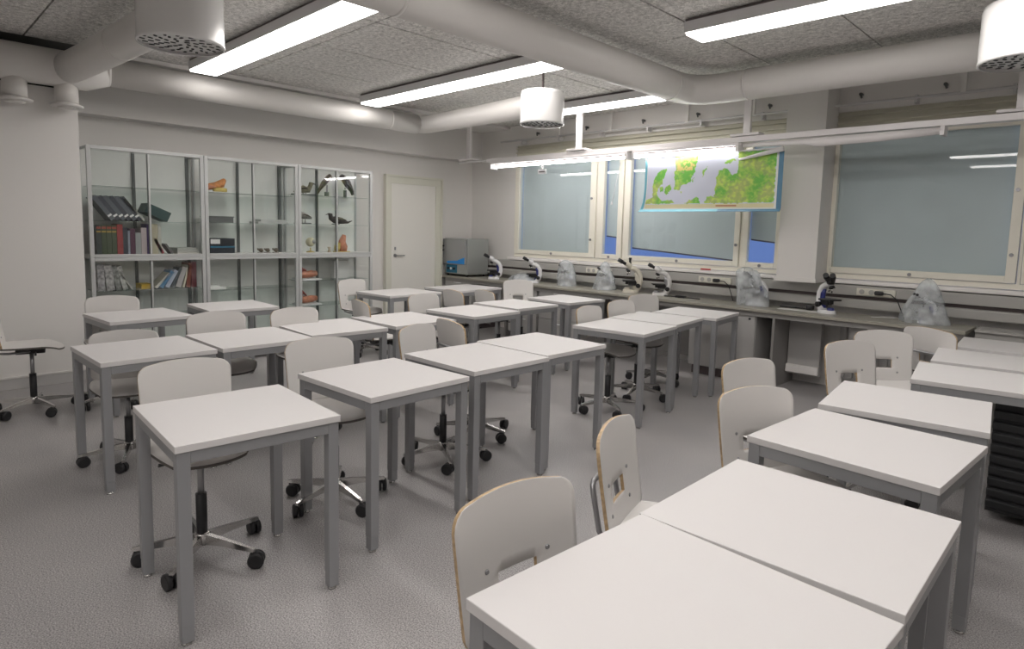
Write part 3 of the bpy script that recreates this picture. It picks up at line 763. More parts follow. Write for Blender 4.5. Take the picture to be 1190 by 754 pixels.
def rr_half(v, Hh, W, rt, rb):
    """half width of a rounded rectangle at height v in 0..Hh"""
    if v > Hh-rt:
        d = v-(Hh-rt); return W-rt+math.sqrt(max(0, rt*rt-d*d))
    if v < rb:
        d = rb-v; return W-rb+math.sqrt(max(0, rb*rb-d*d))
    return W
BACK_T = math.radians(9)
def back_point(u, v):
    """u -1..1 sideways, v metres up the backrest from its lower edge"""
    Hh, W = 0.345, 0.205
    hw = rr_half(v, Hh, W - 0.012*(1-v/Hh), 0.058, 0.04)
    y = u*hw
    bow = 0.32*y*y                       # concave toward the sitter
    x = -0.195 - math.tan(BACK_T)*v + 0.05*(1-v/Hh)**2*0 + 0.10*(v-0.17)**2 + bow*1.9
    z = 0.540 + v*math.cos(BACK_T) + 0.014*(1-u*u)*max(0, (v-0.27)/0.075)
    return Vector((x, y, z))
def make_chair():
    t = thing('swivel_chair', '', 'chair')
    # seat
    b = B(); n = 16; W2, D2 = 0.205, 0.205
    def sp(i, j):
        u, v = -1+2*i/n, -1+2*j/n
        x, y = u*D2, v*W2
        # map the square to a soft rounded outline
        k = 1-0.13*(u*u*v*v)*1.0
        hw = W2*(1.0 if u < 0.2 else 1-0.16*((u-0.2)/0.8)**2.0)
        y = v*hw*k; x = u*D2*(1-0.13*v*v*u*u) + 0.012*(1-v*v)*(1 if u > 0 else 0)*u
        z = 0.537 - 0.030*max(0, u-0.35)**1.6*1.9 - 0.012*(1-u*u)*(1-v*v) + 0.008*v*v
        return Vector((x, y, z)), Vector((0, 0, 1))
    shell(b, n, n, sp, set(), None, 0.013)
    obj('seat', b, [M['chair_white'], M['seat_edge']], t, world=False)
    # backrest with hand hole
    b = B()
    vs = [0, 0.006, 0.018, 0.035, 0.05, 0.075, 0.09, 0.105, 0.12, 0.135, 0.15, 0.18, 0.21, 0.24, 0.27, 0.292, 0.31, 0.325, 0.337, 0.343, 0.345]
    us = [-1, -0.93, -0.82, -0.68, -0.5, -0.33, -0.26, -0.13, 0, 0.13, 0.26, 0.33, 0.5, 0.68, 0.82, 0.93, 1]
    holes = set()
    for i in range(len(us)-1):
        for j in range(len(vs)-1):
            if us[i] >= -0.34 and us[i+1] <= 0.34 and vs[j] >= 0.089 and vs[j+1] <= 0.151: holes.add((i, j))
    def bp(i, j):
        p = back_point(us[i], vs[j])
        return p, Vector((1, 0, 0.16)).normalized()
    holes2 = set(h for h in holes)
    shell(b, len(us)-1, len(vs)-1, bp, holes2, None, 0.012)
    obj('backrest', b, [M['chair_white'], M['plywood']], t, world=False)
    for (uu, vv) in ((-0.52, 0.165), (0.52, 0.165), (-0.52, 0.06), (0.52, 0.06)):
        p = back_point(uu, vv); nn = Vector((1, 0, 0.16)).normalized()
        b = B(); sweep(b, [p+nn*0.005, p+nn*0.010], [0.008, 0.005], 10); obj('bolt', b, M['brushed'], t, world=False)
    # back bracket: bent tube from below the seat up behind the backrest
    b = B()
    pa = back_point(-0.55, 0.165)
    pts = [(0.02, -0.06, 0.500), (-0.14, -0.10, 0.497), (-0.205, -0.112, 0.507), (-0.232, -0.114, 0.545), (-0.256, -0.114, 0.67), (-0.262, -0.108, 0.695), (-0.264, -0.09, 0.708)]
    pts = pts + [(p[0], -p[1], p[2]) for p in reversed(pts)]
    sweep(b, pts, 0.0095, 10, flat=(1.0, 1.0))
    obj('back_bracket', b, M['brushed'], t, world=False)
    b = B(); box(b, -0.10, 0.09, -0.075, 0.075, 0.480, 0.518, bev=0.008); obj('seat_mechanism', b, M['black'], t, world=False)
    b = B(); sweep(b, [(0.03, -0.05, 0.492), (0.03, -0.16, 0.486), (0.03, -0.175, 0.489)], [0.005, 0.005, 0.009], 8); obj('lever', b, M['black'], t, world=False)
    b = B(); cyl(b, (0, 0, 0.27), (0, 0, 0.482), 0.0145, 14); obj('gas_column', b, M['brushed'], t, world=False)
    b = B(); cyl(b, (0, 0, 0.07), (0, 0, 0.31), 0.024, 16); obj('column_cover', b, M['black'], t, world=False)
    b = B(); lathe(b, [(0.02, 0.065), (0.036, 0.07), (0.036, 0.115), (0.028, 0.125), (0.024, 0.125)], seg=16)
    for k in range(5):
        a = 2*PI*k/5
        q = Matrix.Rotation(a, 3, 'Z')
        sec = [(0.028, 0.017, 0.072, 0.118), (0.12, 0.014, 0.078, 0.110), (0.26, 0.011, 0.075, 0.093), (0.285, 0.010, 0.074, 0.088)]
        rg = []
        for x, hw, zl, zh in sec:
            rg.append([b.verts.new(q @ Vector(c)) for c in ((x, -hw, zl), (x, hw, zl), (x, hw*0.7, zh), (x, -hw*0.7, zh))])
        for r0, r1 in zip(rg, rg[1:]):
            for m_ in range(4): b.faces.new((r0[m_], r0[(m_+1) % 4], r1[(m_+1) % 4], r1[m_]))
        b.faces.new(rg[0]); b.faces.new(rg[-1])
    sb = obj('star_base', b, M['chrome'], t, world=False)
    for k in range(5):
        a = 2*PI*k/5
        c = Vector((0.272*math.cos(a), 0.272*math.sin(a), 0))
        th = a + 0.9*k + 0.5
        off = Vector((math.cos(th), math.sin(th), 0))*0.018
        ax = Vector((-math.sin(th), math.cos(th), 0))
        b = B()
        for s in (-1, 1):
            p = c+off+Vector((0, 0, 0.036))
            sweep(b, [p+ax*s*0.004, p+ax*s*0.008, p+ax*s*0.023, p+ax*s*0.027], [0.031, 0.036, 0.036, 0.028], 18)
        cyl(b, c+Vector((0, 0, 0.05)), c+Vector((0, 0, 0.080)), 0.008, 8)
        obj('caster', b, M['black'], sb, world=False)
    return t
BX = 0.248   # distance hub -> top of backrest
def hub(bx, by, face):
    a = math.radians(face)
    return (bx + BX*math.cos(a), by + BX*math.sin(a), 0), a
CH = [
 (-3.20, 1.02, -5, 'pale swivel chair tucked behind the nearest left desk, star base seen beneath'),
 (-3.35, 1.80, -8, 'pale swivel chair behind the second desk of the middle row, seat front showing'),
 (-3.42, 2.54, 17, 'pale swivel chair with tan edge at left of the touching pair of desks'),
 (-3.46, 2.86, 80, 'pale swivel chair turned away, metal bracket seen, behind the touching pair'),
 (-4.80, 1.16, -12, 'pale swivel chair tucked under the left end desk of the second row'),
 (-4.78, 1.75, -8, 'pale swivel chair behind the second desk of the second row'),
 (-4.70, 2.31, 2, 'pale swivel chair behind the third desk of the second row'),
 (-4.86, 2.99, 80, 'pale swivel chair turned sideways at the fourth desk of the second row'),
 (-6.28, 1.44, -14, 'pale swivel chair behind the far left desk before the bookcase'),
 (-6.80, 4.09, 5, 'pale swivel chair standing before the right display case, hand hole visible'),
 (-4.98, 3.79, 5, 'pale swivel chair just left of the fifth desk in the second row, facing it'),
 (-5.13, 4.29, 82, 'pale swivel chair turned away, left one of two before the far door-side desk'),
 (-5.40, 5.00, 82, 'pale swivel chair turned away, right one of two before the far door-side desk'),
 (-5.71, 5.91, -32, 'pale swivel chair standing alone under the bench beside the plastic cover'),
 (-3.40, 4.40, 5, 'pale swivel chair at the first desk of the bench-side trio'),
 (-3.50, 5.04, -5, 'pale swivel chair at the centre desk of the bench-side trio'),
 (-3.70, 5.74, -18, 'pale swivel chair nearest the bench at the trio, under the cream microscope'),
 (-1.10, 1.13, -5, 'large pale swivel chair in the foreground with hand hole and two bolts, tan edge'),
 (-1.25, 1.77, 18, 'pale swivel chair turned edge-on beside the second right-row desk, bracket at its back'),
 (-1.135, 2.66, -24, 'pale swivel chair behind the third desk of the right row, overlapping another chair'),
 (-1.43, 3.24, -16, 'pale swivel chair standing in the aisle just behind the overlapped chair'),
 (-1.26, 4.35, -28, 'pale swivel chair with dark hand hole at the fifth right-row desk'),
 (-1.24, 5.06, -50, 'pale swivel chair with bolts and seat showing, beside the sixth right-row desk'),
 (-1.05, 5.50, 66, 'pale swivel chair turned away at the bench end, bracket seen'),
 (-6.22, 0.60, 80, 'pale swivel chair by the left wall, cut by the left edge, seat in side view'),
]
ch0 = make_chair(); ctree = record(ch0)
[c for c, _ in ctree if c.name.startswith('star_base')][0].rotation_euler = (0, 0, 0.58)
for k, (bx, by, fa, lab) in enumerate(CH):
    loc, a = hub(bx, by, fa)
    if k == 0:
        ch0.location = loc; ch0.rotation_euler = (0, 0, a); ch0['label'] = lab; ch0['group'] = 'pale swivel school chairs'
    else:
        dup(ch0, ctree, loc, a, lab, 'pale swivel school chairs', (1, 1, {12: 0.93, 4: 0.91}[k]) if k in (4, 12) else None)

# dark slatted unit at the right edge
t = thing('slatted_unit', 'charcoal slatted unit under the right row desks at the right edge', 'unit', (0.05, 4.6, 0))
bm = B(); box(bm, -0.47, 0.9, 4.30, 4.7, 0.05, 0.66); obj('unit_body', bm, M['black_slat'], t)
for k in range(9):
    bm = B(); z = 0.08+k*0.063; box(bm, -0.47, 0.9, 4.272, 4.30, z, z+0.045, bev=0.006, rot=Matrix.Rotation(0.25, 3, 'X')); obj('slat', bm, M['black_slat'], t)

# ------------------------------------------------------------------ display cases
XF, XK = -7.10, -7.50
ZM = 1.175
def display_case(y0, y1, label, shelves_up, shelves_lo, posts):
    t = thing('display_case', label, 'display case', ((XF+XK)/2, (y0+y1)/2, 0), group='aluminium and glass display cases')
    p = 0.036
    b = B()
    for (za, zb) in ((0.05, ZM-0.001), (ZM+0.001, 2.245)):
        for y in (y0, y1-p):
            box(b, XF-p, XF, y, y+p, za, zb, bev=0.003)
        box(b, XF-p, XF, y0+p, y1-p, zb-0.032, zb, bev=0.003); box(b, XF-p, XF, y0+p, y1-p, za, za+0.032, bev=0.003)
        for y in (y0+0.01, y1-p+0.01):
            box(b, XK, XK+0.02, y, y+0.02, za, zb)
            box(b, XK+0.02, XF-p, y, y+0.02, zb-0.02, zb); box(b, XK+0.02, XF-p, y, y+0.02, za, za+0.02)
    obj('case_frame', b, M['alu'], t)
    b = B(); box(b, XK-0.012, XK, y0+0.005, y1-0.005, 0.05, 2.24); obj('back_panel', b, M['cab_back'], t)
    b = B(); box(b, XK, XF-0.04, y0+0.005, y1-0.005, 2.23, 2.243); obj('top_panel', b, M['glass'], t)
    b = B(); box(b, XK, XF-0.04, y0+0.008, y1-0.008, ZM-0.004, ZM+0.025); box(b, XK, XF-0.04, y0+0.008, y1-0.008, 0.05, 0.08); obj('floor_panel', b, M['cab_back'], t)
    b = B()
    for y in posts: box(b, XK+0.001, XK+0.028, y-0.012, y+0.012, 0.08, 2.23)
    obj('shelf_post', b, M['post_dark'], t)
    ym = (y0+y1)/2
    for (za, zb) in ((0.085, ZM-0.035), (ZM+0.036, 2.21)):
        for s, (ya, yb, xo) in enumerate(((y0+p, ym+0.012, 0.014), (ym-0.012, y1-p, 0.024))):
            b = B(); box(b, XF-xo-0.004, XF-xo, ya, yb, za, zb)
            g = obj('glass_door', b, M['glass'], t)
            b = B(); yy = yb-0.016 if s == 0 else ya
            box(b, XF-xo-0.006, XF-xo+0.004, yy, yy+0.016, za, zb); obj('door_stile', b, M['alu'] if s == 0 else M['post_dark'], g)
    for z in shelves_up + shelves_lo:
        b = B(); box(b, XK+0.03, XF-0.05, y0+0.04, y1-0.04, z-0.006, z, bev=0.001); obj('glass_shelf', b, M['shelf_glass'], t)
    return t
display_case(1.46, 2.515, 'glass display case at the left used as a bookcase', [1.87, 1.535], [0.845, 0.56], [1.60+0.35, 2.47])
display_case(2.52, 3.575, 'middle glass display case holding trays and dark boxes', [1.87, 1.54], [0.80, 0.50], [3.02, 3.52])
display_case(3.58, 4.60, 'right glass display case holding stuffed birds and body models', [1.90, 1.55], [0.86, 0.55], [4.02, 4.30])

# books: each its own object
def book(y, z, th, h, d, col, label, lean=0.0, group=None, name='book', cat='book', x1=-7.17, band=None, flat=False):
    key = tuple(round(c, 3) for c in col)
    if key not in KIDS: KIDS[key] = mat('book_cover', col, 0.5, var=0.6 if name == 'magazine_file' else 0.0, vscale=35)
    b = B()
    if flat:
        box(b, x1-d, x1, y, y+h, z, z+th, bev=0.002)
    else:
        R_ = Matrix.Rotation(-lean, 3, 'X')
        piv = (x1, y+th if lean < 0 else y, z)
        box(b, x1-d, x1, y, y+th, z, z+h, rot=R_, at=piv)
        if band:
            for (f0, f1) in band:
                box(b, x1-0.002, x1+0.001, y+0.001, y+th-0.001, z+h*f0, z+h*f1, mi=1, rot=R_, at=piv)
    # rest exactly on the shelf
    dz = z+0.0005-min(v.co.z for v in b.verts)
    bmesh.ops.translate(b, verts=b.verts, vec=(0, 0, dz))
    return single(name, b, [KIDS[key], M['paper']], label, cat, group)
# leaning ring binders on the upper shelf of the bookcase
blk = (0.03, 0.035, 0.05)
for k in range(6):
    book(1.655+k*0.048, 1.536, 0.040, 0.27, 0.24, blk if k % 2 else (0.09, 0.10, 0.12), ORD[k] + ' black ring binder from the left, leaning on the bookcase shelf', -0.62, 'black leaning ring binders', name='ring_binder', cat='binder', band=[(0.15, 0.22)])
book(1.655+6*0.048, 1.536, 0.02, 0.27, 0.22, (0.55, 0.55, 0.5), 'thin white binder leaning last after the black binders', -0.72, name='ring_binder', cat='binder')
bm = B(); box(bm, -7.42, -7.18, 1.965, 2.20, 1.64, 1.74, rot=Matrix.Rotation(-0.42, 3, 'X'))
dz = 1.5365-min(v.co.z for v in bm.verts); bmesh.ops.translate(bm, verts=bm.verts, vec=(0, 0, dz))
single('file_box', bm, mat('dark_green_card', (0.012, 0.05, 0.05), 0.5), 'dark green file box tipped on its corner beside the binders', 'box')
# encyclopaedias
y = 1.53
for k in range(4):
    book(y, 1.201, 0.042, 0.29, 0.20, (0.035, 0.055, 0.02) if k else (0.02, 0.03, 0.03), ORD[k] + ' dark green banded volume from the left in the set of four', 0, 'green banded volumes', band=None)
    bb = B(); box(bb, -7.1695, -7.168, y+0.003, y+0.039, 1.42, 1.435); box(bb, -7.1695, -7.168, y+0.003, y+0.039, 1.455, 1.475, mi=1)
    o = obj('spine_band', bb, [mat('gold_band', (0.45, 0.3, 0.06), 0.4), mat('red_band', (0.35, 0.05, 0.03), 0.4)])
    bk = C.objects[-1]
    par = [q for q in C.objects if q.name.startswith('book')][-1]
    o.data.transform(Matrix.Translation(-par.location)); o.parent = par
    y += 0.044
row = [((0.28, 0.03, 0.03), 0.05, 0.30, 'thick dark red book right of the green volumes'), ((0.03, 0.035, 0.05), 0.04, 0.27, 'black book right of the thick red one'),
       ((0.25, 0.27, 0.33), 0.018, 0.24, 'thin slate blue book on the bookcase base'), ((0.08, 0.02, 0.05), 0.045, 0.26, 'dark plum book in the middle of the bookcase base row'),
       ((0.33, 0.34, 0.34), 0.05, 0.22, 'short grey patterned book on the bookcase base'), ((0.5, 0.42, 0.43), 0.05, 0.27, 'pale pink tall book on the bookcase base'),
       ((0.05, 0.02, 0.12), 0.045, 0.31, 'dark violet tall book near the sliding door stile'), ((0.42, 0.38, 0.28), 0.055, 0.31, 'beige tall book next to the violet one'),
       ((0.45, 0.44, 0.40), 0.03, 0.29, 'grey-white book right at the sliding door stile')]
for col, th, h, lab in row:
    book(y, 1.201, th, h, 0.2, col, lab, 0.0); y += th+0.002
book(2.10, 1.201, 0.03, 0.17, 0.2, (0.32, 0.06, 0.08), 'small red book leaning alone in the right half of the bookcase', -0.45)
book(2.20, 1.201, 0.02, 0.12, 0.14, (0.10, 0.10, 0.10), 'small black notebook leaning beside the paper stack', -0.6)
for k in range(3):
    book(2.255, 1.201+k*0.022, 0.02, 0.22-0.01*k, 0.24, (0.5-0.04*k, 0.48-0.03*k, 0.44-0.02*k), ['bottom', 'middle', 'top'][k] + ' pale booklet of the flat stack at the right of the bookcase base', group='flat stacked booklets', flat=True, name='booklet', cat='booklet')
# lower shelf
y = 1.53
for k, (th, h, col, ln) in enumerate(((0.06, 0.26, (0.35, 0.33, 0.34), -0.03), (0.07, 0.25, (0.42, 0.40, 0.40), -0.08), (0.045, 0.24, (0.25, 0.25, 0.24), -0.16), (0.045, 0.24, (0.45, 0.44, 0.42), -0.22))):
    book(y, 0.846, th, h, 0.22, col, ['reddish grey magazine file at the left end of the lower shelf', 'patterned white magazine file second on the lower shelf', 'dark grey magazine file third on the lower shelf', 'white magazine file fourth on the lower shelf'][k], ln, name='magazine_file', cat='file')
    y += th+0.012
book(y+0.02, 0.846, 0.012, 0.22, 0.2, (0.5, 0.49, 0.44), 'thin pale folder leaning steeply beside the magazine files', -0.55, name='folder', cat='folder')
book(1.905, 0.846, 0.05, 0.11, 0.2, (0.55, 0.36, 0.03), 'flat yellow box on the lower shelf of the bookcase', flat=True, name='yellow_box', cat='box')
y = 2.03
for k, (th, h, col, ln, lab) in enumerate(((0.025, 0.2, (0.55, 0.53, 0.48), 0.75, 'pale book leaning farthest right on the lower shelf'), (0.04, 0.2, (0.12, 0.25, 0.42), 0.62, 'blue book leaning on the lower shelf'),
        (0.04, 0.2, (0.40, 0.44, 0.55), 0.5, 'light blue book leaning on the lower shelf'), (0.03, 0.22, (0.08, 0.09, 0.10), 0.42, 'black book leaning between the pale ones'),
        (0.05, 0.22, (0.45, 0.42, 0.42), 0.33, 'grey-white book leaning on the lower shelf'), (0.02, 0.24, (0.55, 0.50, 0.40), 0.25, 'cream thin book before the brown ones'),
        (0.04, 0.26, (0.22, 0.06, 0.04), 0.10, 'red-brown book leaning upright on the lower shelf'), (0.05, 0.27, (0.14, 0.03, 0.04), 0.0, 'dark maroon book at the right end of the lower shelf'))):
    book(y, 0.846, th, h, 0.2, col, lab, ln); y += th+0.016
book(1.98, 0.561, 0.06, 0.10, 0.14, (0.08, 0.03, 0.25), 'violet and yellow pack low in the bookcase behind a chair', flat=True, name='small_pack', cat='pack')
# middle case contents
bm = B(); box(bm, -7.42, -7.16, 2.58, 2.84, 1.541, 1.60, bev=0.004); box(bm, -7.425, -7.155, 2.575, 2.845, 1.60, 1.612)
single('tray', bm, M['post_dark'], 'dark grey flat tray box on the middle case shelf', 'tray')
for k in range(2):
    book(3.12+k*0.03, 1.541+k*0.026, 0.024, 0.36-0.06*k, 0.24, (0.5, 0.5, 0.49), ['lower', 'upper'][k] + ' white folder lying flat in the pair on the middle case shelf', flat=True, name='folder', cat='folder', group='flat white folders')
for k in range(2):
    tq = thing('archive_box', ['lower dark archive box with blue lid strip in the middle case', 'upper dark archive box with a white label in the middle case'][k], 'box', (-7.3, 2.72, 1.201+k*0.085))
    bm = B(); box(bm, -7.42, -7.165, 2.585, 2.85, 1.2015+k*0.085, 1.284+k*0.085, bev=0.003); obj('box_body', bm, mat('ink_card', (0.012, 0.016, 0.025), 0.4), tq)
    bm = B()
    if k: box(bm, -7.1652, -7.163, 2.59, 2.69, 1.225+k*0.085, 1.275+k*0.085); obj('label_card', bm, M['paper'], tq)
    else: box(bm, -7.1652, -7.163, 2.585, 2.85, 1.268, 1.283); obj('blue_strip', bm, M['panel_teal'], tq)
for k, yy in enumerate((3.18, 3.26, 3.36)):
    bm = B(); sweep(bm, [(-7.25, yy-0.03, 1.235), (-7.25, yy-0.015, 1.238), (-7.25, yy+0.012, 1.232), (-7.25, yy+0.03, 1.225)], [0.004, 0.018, 0.026, 0.006], 10)
    sweep(bm, [(-7.25, yy-0.03, 1.235), (-7.25, yy-0.035, 1.255)], [0.008, 0.011], 8)
    box(bm, -7.27, -7.23, yy-0.03, yy+0.03, 1.2005, 1.21)
    for s in (-1, 1): box(bm, -7.25+s*0.008-0.002, -7.25+s*0.008+0.002, yy, yy+0.004, 1.21, 1.225)
    single('small_bird', bm, mat('brown_speckle', (0.16, 0.13, 0.10), 0.8, var=0.5, vscale=40), ['left', 'centre', 'right'][k] + ' small stuffed bird on a base in the row of the middle case', 'stuffed bird', 'small birds in the middle case')
bm = B(); box(bm, -7.42, -7.2, 2.58, 2.76, 0.801, 0.83, bev=0.003); box(bm, -7.40, -7.22, 2.60, 2.70, 0.83, 0.85)
single('tray', bm, M['cab_back'], 'pale flat tray in the lower part of the middle case', 'tray')

# anatomical models
skin = mat('model_skin', (0.55, 0.22, 0.13), 0.45, var=0.25, vscale=25)
orange = mat('model_orange', (0.62, 0.25, 0.08), 0.45, var=0.4, vscale=30)
yellow = mat('model_yellow', (0.55, 0.42, 0.12), 0.45)
tq = thing('anatomical_model', 'orange and yellow muscle model on the top shelf of the middle case', 'anatomical model', (-7.3, 2.7, 1.871))
bm = B(); sweep(bm, [(-7.28, 2.57, 1.90), (-7.28, 2.62, 1.93), (-7.28, 2.70, 1.945), (-7.28, 2.76, 1.97), (-7.28, 2.80, 2.02)], [0.02, 0.035, 0.04, 0.045, 0.02], 14); obj('muscle', bm, orange, tq)
bm = B(); sweep(bm, [(-7.24, 2.66, 1.895), (-7.24, 2.72, 1.90), (-7.24, 2.80, 1.90)], [0.022, 0.028, 0.022], 12); obj('muscle_base', bm, yellow, tq)
bm = B(); box(bm, -7.36, -7.2, 2.56, 2.84, 1.8705, 1.878); obj('base', bm, M['white_pl'], tq)
bm = B(); sweep(bm, [(-7.22, 2.58, 1.885), (-7.22, 2.61, 1.93), (-7.22, 2.68, 1.925)], [0.012, 0.02, 0.008], 10); obj('red_muscle', bm, skin, tq)
for k, z in enumerate((0.861, 0.551)):
    tq = thing('anatomical_model', ['flesh-coloured limb model on a white tray, upper one in the right case', 'flesh-coloured limb model on a white tray, lower one in the right case'][k], 'anatomical model', (-7.27, 3.78, z))
    bm = B(); box(bm, -7.38, -7.15, 3.62, 3.90, z, z+0.022, bev=0.003); obj('tray', bm, M['white_pl'], tq)
    bm = B(); sweep(bm, [(-7.25, 3.64, z+0.10), (-7.25, 3.67, z+0.075), (-7.25, 3.74, z+0.07), (-7.25, 3.81, z+0.075), (-7.25, 3.88, z+0.08)], [0.03, 0.048, 0.042, 0.045, 0.03], 16); obj('limb', bm, skin, tq)
    bm = B(); sweep(bm, [(-7.22, 3.65, z+0.10), (-7.22, 3.68, z+0.14+0.03*k), (-7.22, 3.73, z+0.12)], [0.02, 0.024, 0.008], 10); obj('muscle', bm, mat('model_red', (0.30, 0.05, 0.04), 0.5), tq)
tq = thing('eye_model', 'cream eye model on a stand at the base of the right case', 'anatomical model', (-7.28, 3.82, 1.201))
bm = B(); lathe(bm, [(0.05, 0), (0.05, 0.012), (0.008, 0.02), (0.008, 0.06)], (-7.28, 3.82, 1.2008), 16); obj('stand', bm, yellow, tq)
bm = B(); bmesh.ops.create_uvsphere(bm, u_segments=18, v_segments=12, radius=0.058, matrix=Matrix.Translation((-7.28, 3.82, 1.33))); obj('eyeball', bm, mat('eye_cream', (0.62, 0.58, 0.42), 0.4), tq)
bm = B(); bmesh.ops.create_uvsphere(bm, u_segments=14, v_segments=8, radius=0.03, matrix=Matrix.Translation((-7.24, 3.84, 1.335))); obj('iris', bm, M['brushed'], tq)
tq = thing('torso_model', 'pink organ model standing at the base of the right case', 'anatomical model', (-7.28, 4.24, 1.201))
bm = B(); box(bm, -7.34, -7.22, 4.16, 4.34, 1.2005, 1.212); obj('base', bm, yellow, tq)
bm = B(); sweep(bm, [(-7.28, 4.27, 1.21), (-7.28, 4.27, 1.27), (-7.28, 4.26, 1.34), (-7.28, 4.29, 1.42)], [0.05, 0.06, 0.045, 0.025], 14); obj('organ', bm, skin, tq)
bm = B(); sweep(bm, [(-7.26, 4.17, 1.215), (-7.26, 4.18, 1.27), (-7.26, 4.21, 1.32)], [0.03, 0.04, 0.015], 12); obj('yellow_organ', bm, yellow, tq)
bm = B(); sweep(bm, [(-7.25, 4.06, 1.2015), (-7.25, 4.06, 1.24), (-7.25, 4.06, 1.27)], [0.025, 0.012, 0.025], 12); single('small_model', bm, mat('bone', (0.5, 0.42, 0.32), 0.6), 'small cream bone model beside the pink organ model', 'anatomical model')
bm = B(); sweep(bm, [(-7.22, 3.64, 1.2005), (-7.22, 3.645, 1.25), (-7.22, 3.64, 1.30), (-7.22, 3.66, 1.35)], [0.035, 0.015, 0.022, 0.01], 12); single('heart_model', bm, mat('model_crimson', (0.42, 0.05, 0.04), 0.4), 'small crimson heart model at the left corner of the right case', 'anatomical model')

# stuffed birds
def bird(label, base, body_pts, body_r, beak, legs, colours, stand=None, wing=None):
    t = thing('stuffed_bird', label, 'stuffed bird', base)
    bx = Vector(base)
    def W(p): return tuple(bx + Vector((p[0]*1.2, p[1]*1.1, p[2]*1.1)))
    b = B(); sweep(b, [W(p) for p in body_pts], [q_*1.2 for q_ in body_r], 14, flat=(1, 0.85)); obj('body', b, colours[0], t)
    b = B(); sweep(b, [W(beak[0]), W(beak[1])], [0.009, 0.002], 8); obj('beak', b, colours[2], t)
    for l in legs:
        b = B(); sweep(b, [W(l[0]), W(l[1])], 0.004, 6); obj('leg', b, colours[2], t)
    if wing:
        for s in (-1, 1):
            b = B(); sweep(b, [W((p[0]+s*wing[1], p[1], p[2])) for p in wing[0]], wing[2], 10, flat=(1, 0.35)); obj('wing', b, colours[1], t)
    if stand:
        b = B(); stand(b, bx); obj('stand', b, M['post_dark'], t)
dk = mat('dark_plumage', (0.04, 0.032, 0.03), 0.8, var=0.4, vscale=60)
br = mat('brown_plumage', (0.16, 0.13, 0.10), 0.85, var=0.4, vscale=50)
ol = mat('olive_plumage', (0.22, 0.20, 0.13), 0.85, var=0.4, vscale=50)
gy = mat('grey_plumage', (0.27, 0.25, 0.23), 0.85, var=0.35, vscale=50)
flatst = lambda w_: (lambda b, c: box(b, c.x-0.06, c.x+0.06, c.y-w_, c.y+w_, c.z, c.z+0.014, bev=0.003))
bird('stuffed duck lying with raised dark head on the top shelf', (-7.3, 3.74, 1.901), [(0, -0.11, 0.03), (0, -0.06, 0.055), (0, 0.0, 0.065), (0, 0.06, 0.06), (0, 0.085, 0.10), (0, 0.095, 0.13), (0, 0.12, 0.135)],
     [0.008, 0.035, 0.045, 0.035, 0.025, 0.028, 0.012], ((0, 0.12, 0.135), (0, 0.15, 0.125)), [((0, 0, 0.03), (0, 0, 0.014)), ((0.02, 0.02, 0.03), (0.02, 0.02, 0.014))], [ol, dk, dk], flatst(0.13), ([(0, -0.08, 0.06), (0, 0, 0.075), (0, 0.04, 0.065)], 0.035, [0.006, 0.03, 0.01]))
bird('stuffed hawk perched steeply left of the door stile', (-7.3, 4.02, 1.901), [(0, -0.08, 0.02), (0, -0.05, 0.08), (0, 0.0, 0.15), (0, 0.05, 0.21), (0, 0.075, 0.235), (0, 0.10, 0.225)],
     [0.006, 0.018, 0.034, 0.032, 0.026, 0.010], ((0, 0.10, 0.225), (0, 0.115, 0.205)), [((0, 0.03, 0.13), (0, 0.03, 0.05)), ((0.02, 0.03, 0.13), (0.02, 0.03, 0.05))], [br, dk, dk], lambda b, c: cyl(b, c+Vector((0.01, 0.03, 0)), c+Vector((0.01, 0.03, 0.055)), 0.028, 12), ([(0, -0.07, 0.06), (0, 0.0, 0.15), (0, 0.05, 0.20)], 0.028, [0.005, 0.028, 0.012]))
bird('stuffed hawk perched on a dark stump at the right of the top shelf', (-7.3, 4.32, 1.901), [(0, 0.10, 0.035), (0, 0.085, 0.08), (0, 0.03, 0.16), (0, -0.02, 0.22), (0, -0.045, 0.24), (0, -0.075, 0.23)],
     [0.016, 0.022, 0.04, 0.036, 0.026, 0.010], ((0, -0.075, 0.23), (0, -0.09, 0.21)), [((0, 0.0, 0.14), (0, -0.01, 0.09)), ((0.02, 0.0, 0.14), (0.02, -0.01, 0.09))], [dk, br, dk], lambda b, c: cyl(b, c+Vector((0.01, -0.01, 0)), c+Vector((0.01, -0.01, 0.092)), 0.022, 12), ([(0, 0.09, 0.07), (0, 0.04, 0.15), (0, -0.01, 0.21)], 0.034, [0.006, 0.03, 0.012]))
bird('stuffed goose standing with raised neck on the second shelf', (-7.3, 3.73, 1.551), [(0, 0.11, 0.06), (0, 0.07, 0.075), (0, 0.0, 0.09), (0, -0.035, 0.12), (0, -0.045, 0.17), (0, -0.045, 0.20), (0, -0.06, 0.205)],
     [0.006, 0.025, 0.042, 0.030, 0.014, 0.018, 0.010], ((0, -0.06, 0.205), (0, -0.085, 0.195)), [((-0.01, 0.0, 0.06), (-0.01, 0.0, 0.012)), ((0.02, 0.02, 0.06), (0.02, 0.02, 0.012))], [gy, br, dk], flatst(0.085), ([(0, 0.09, 0.075), (0, 0.03, 0.10), (0, -0.01, 0.10)], 0.036, [0.006, 0.026, 0.01]))
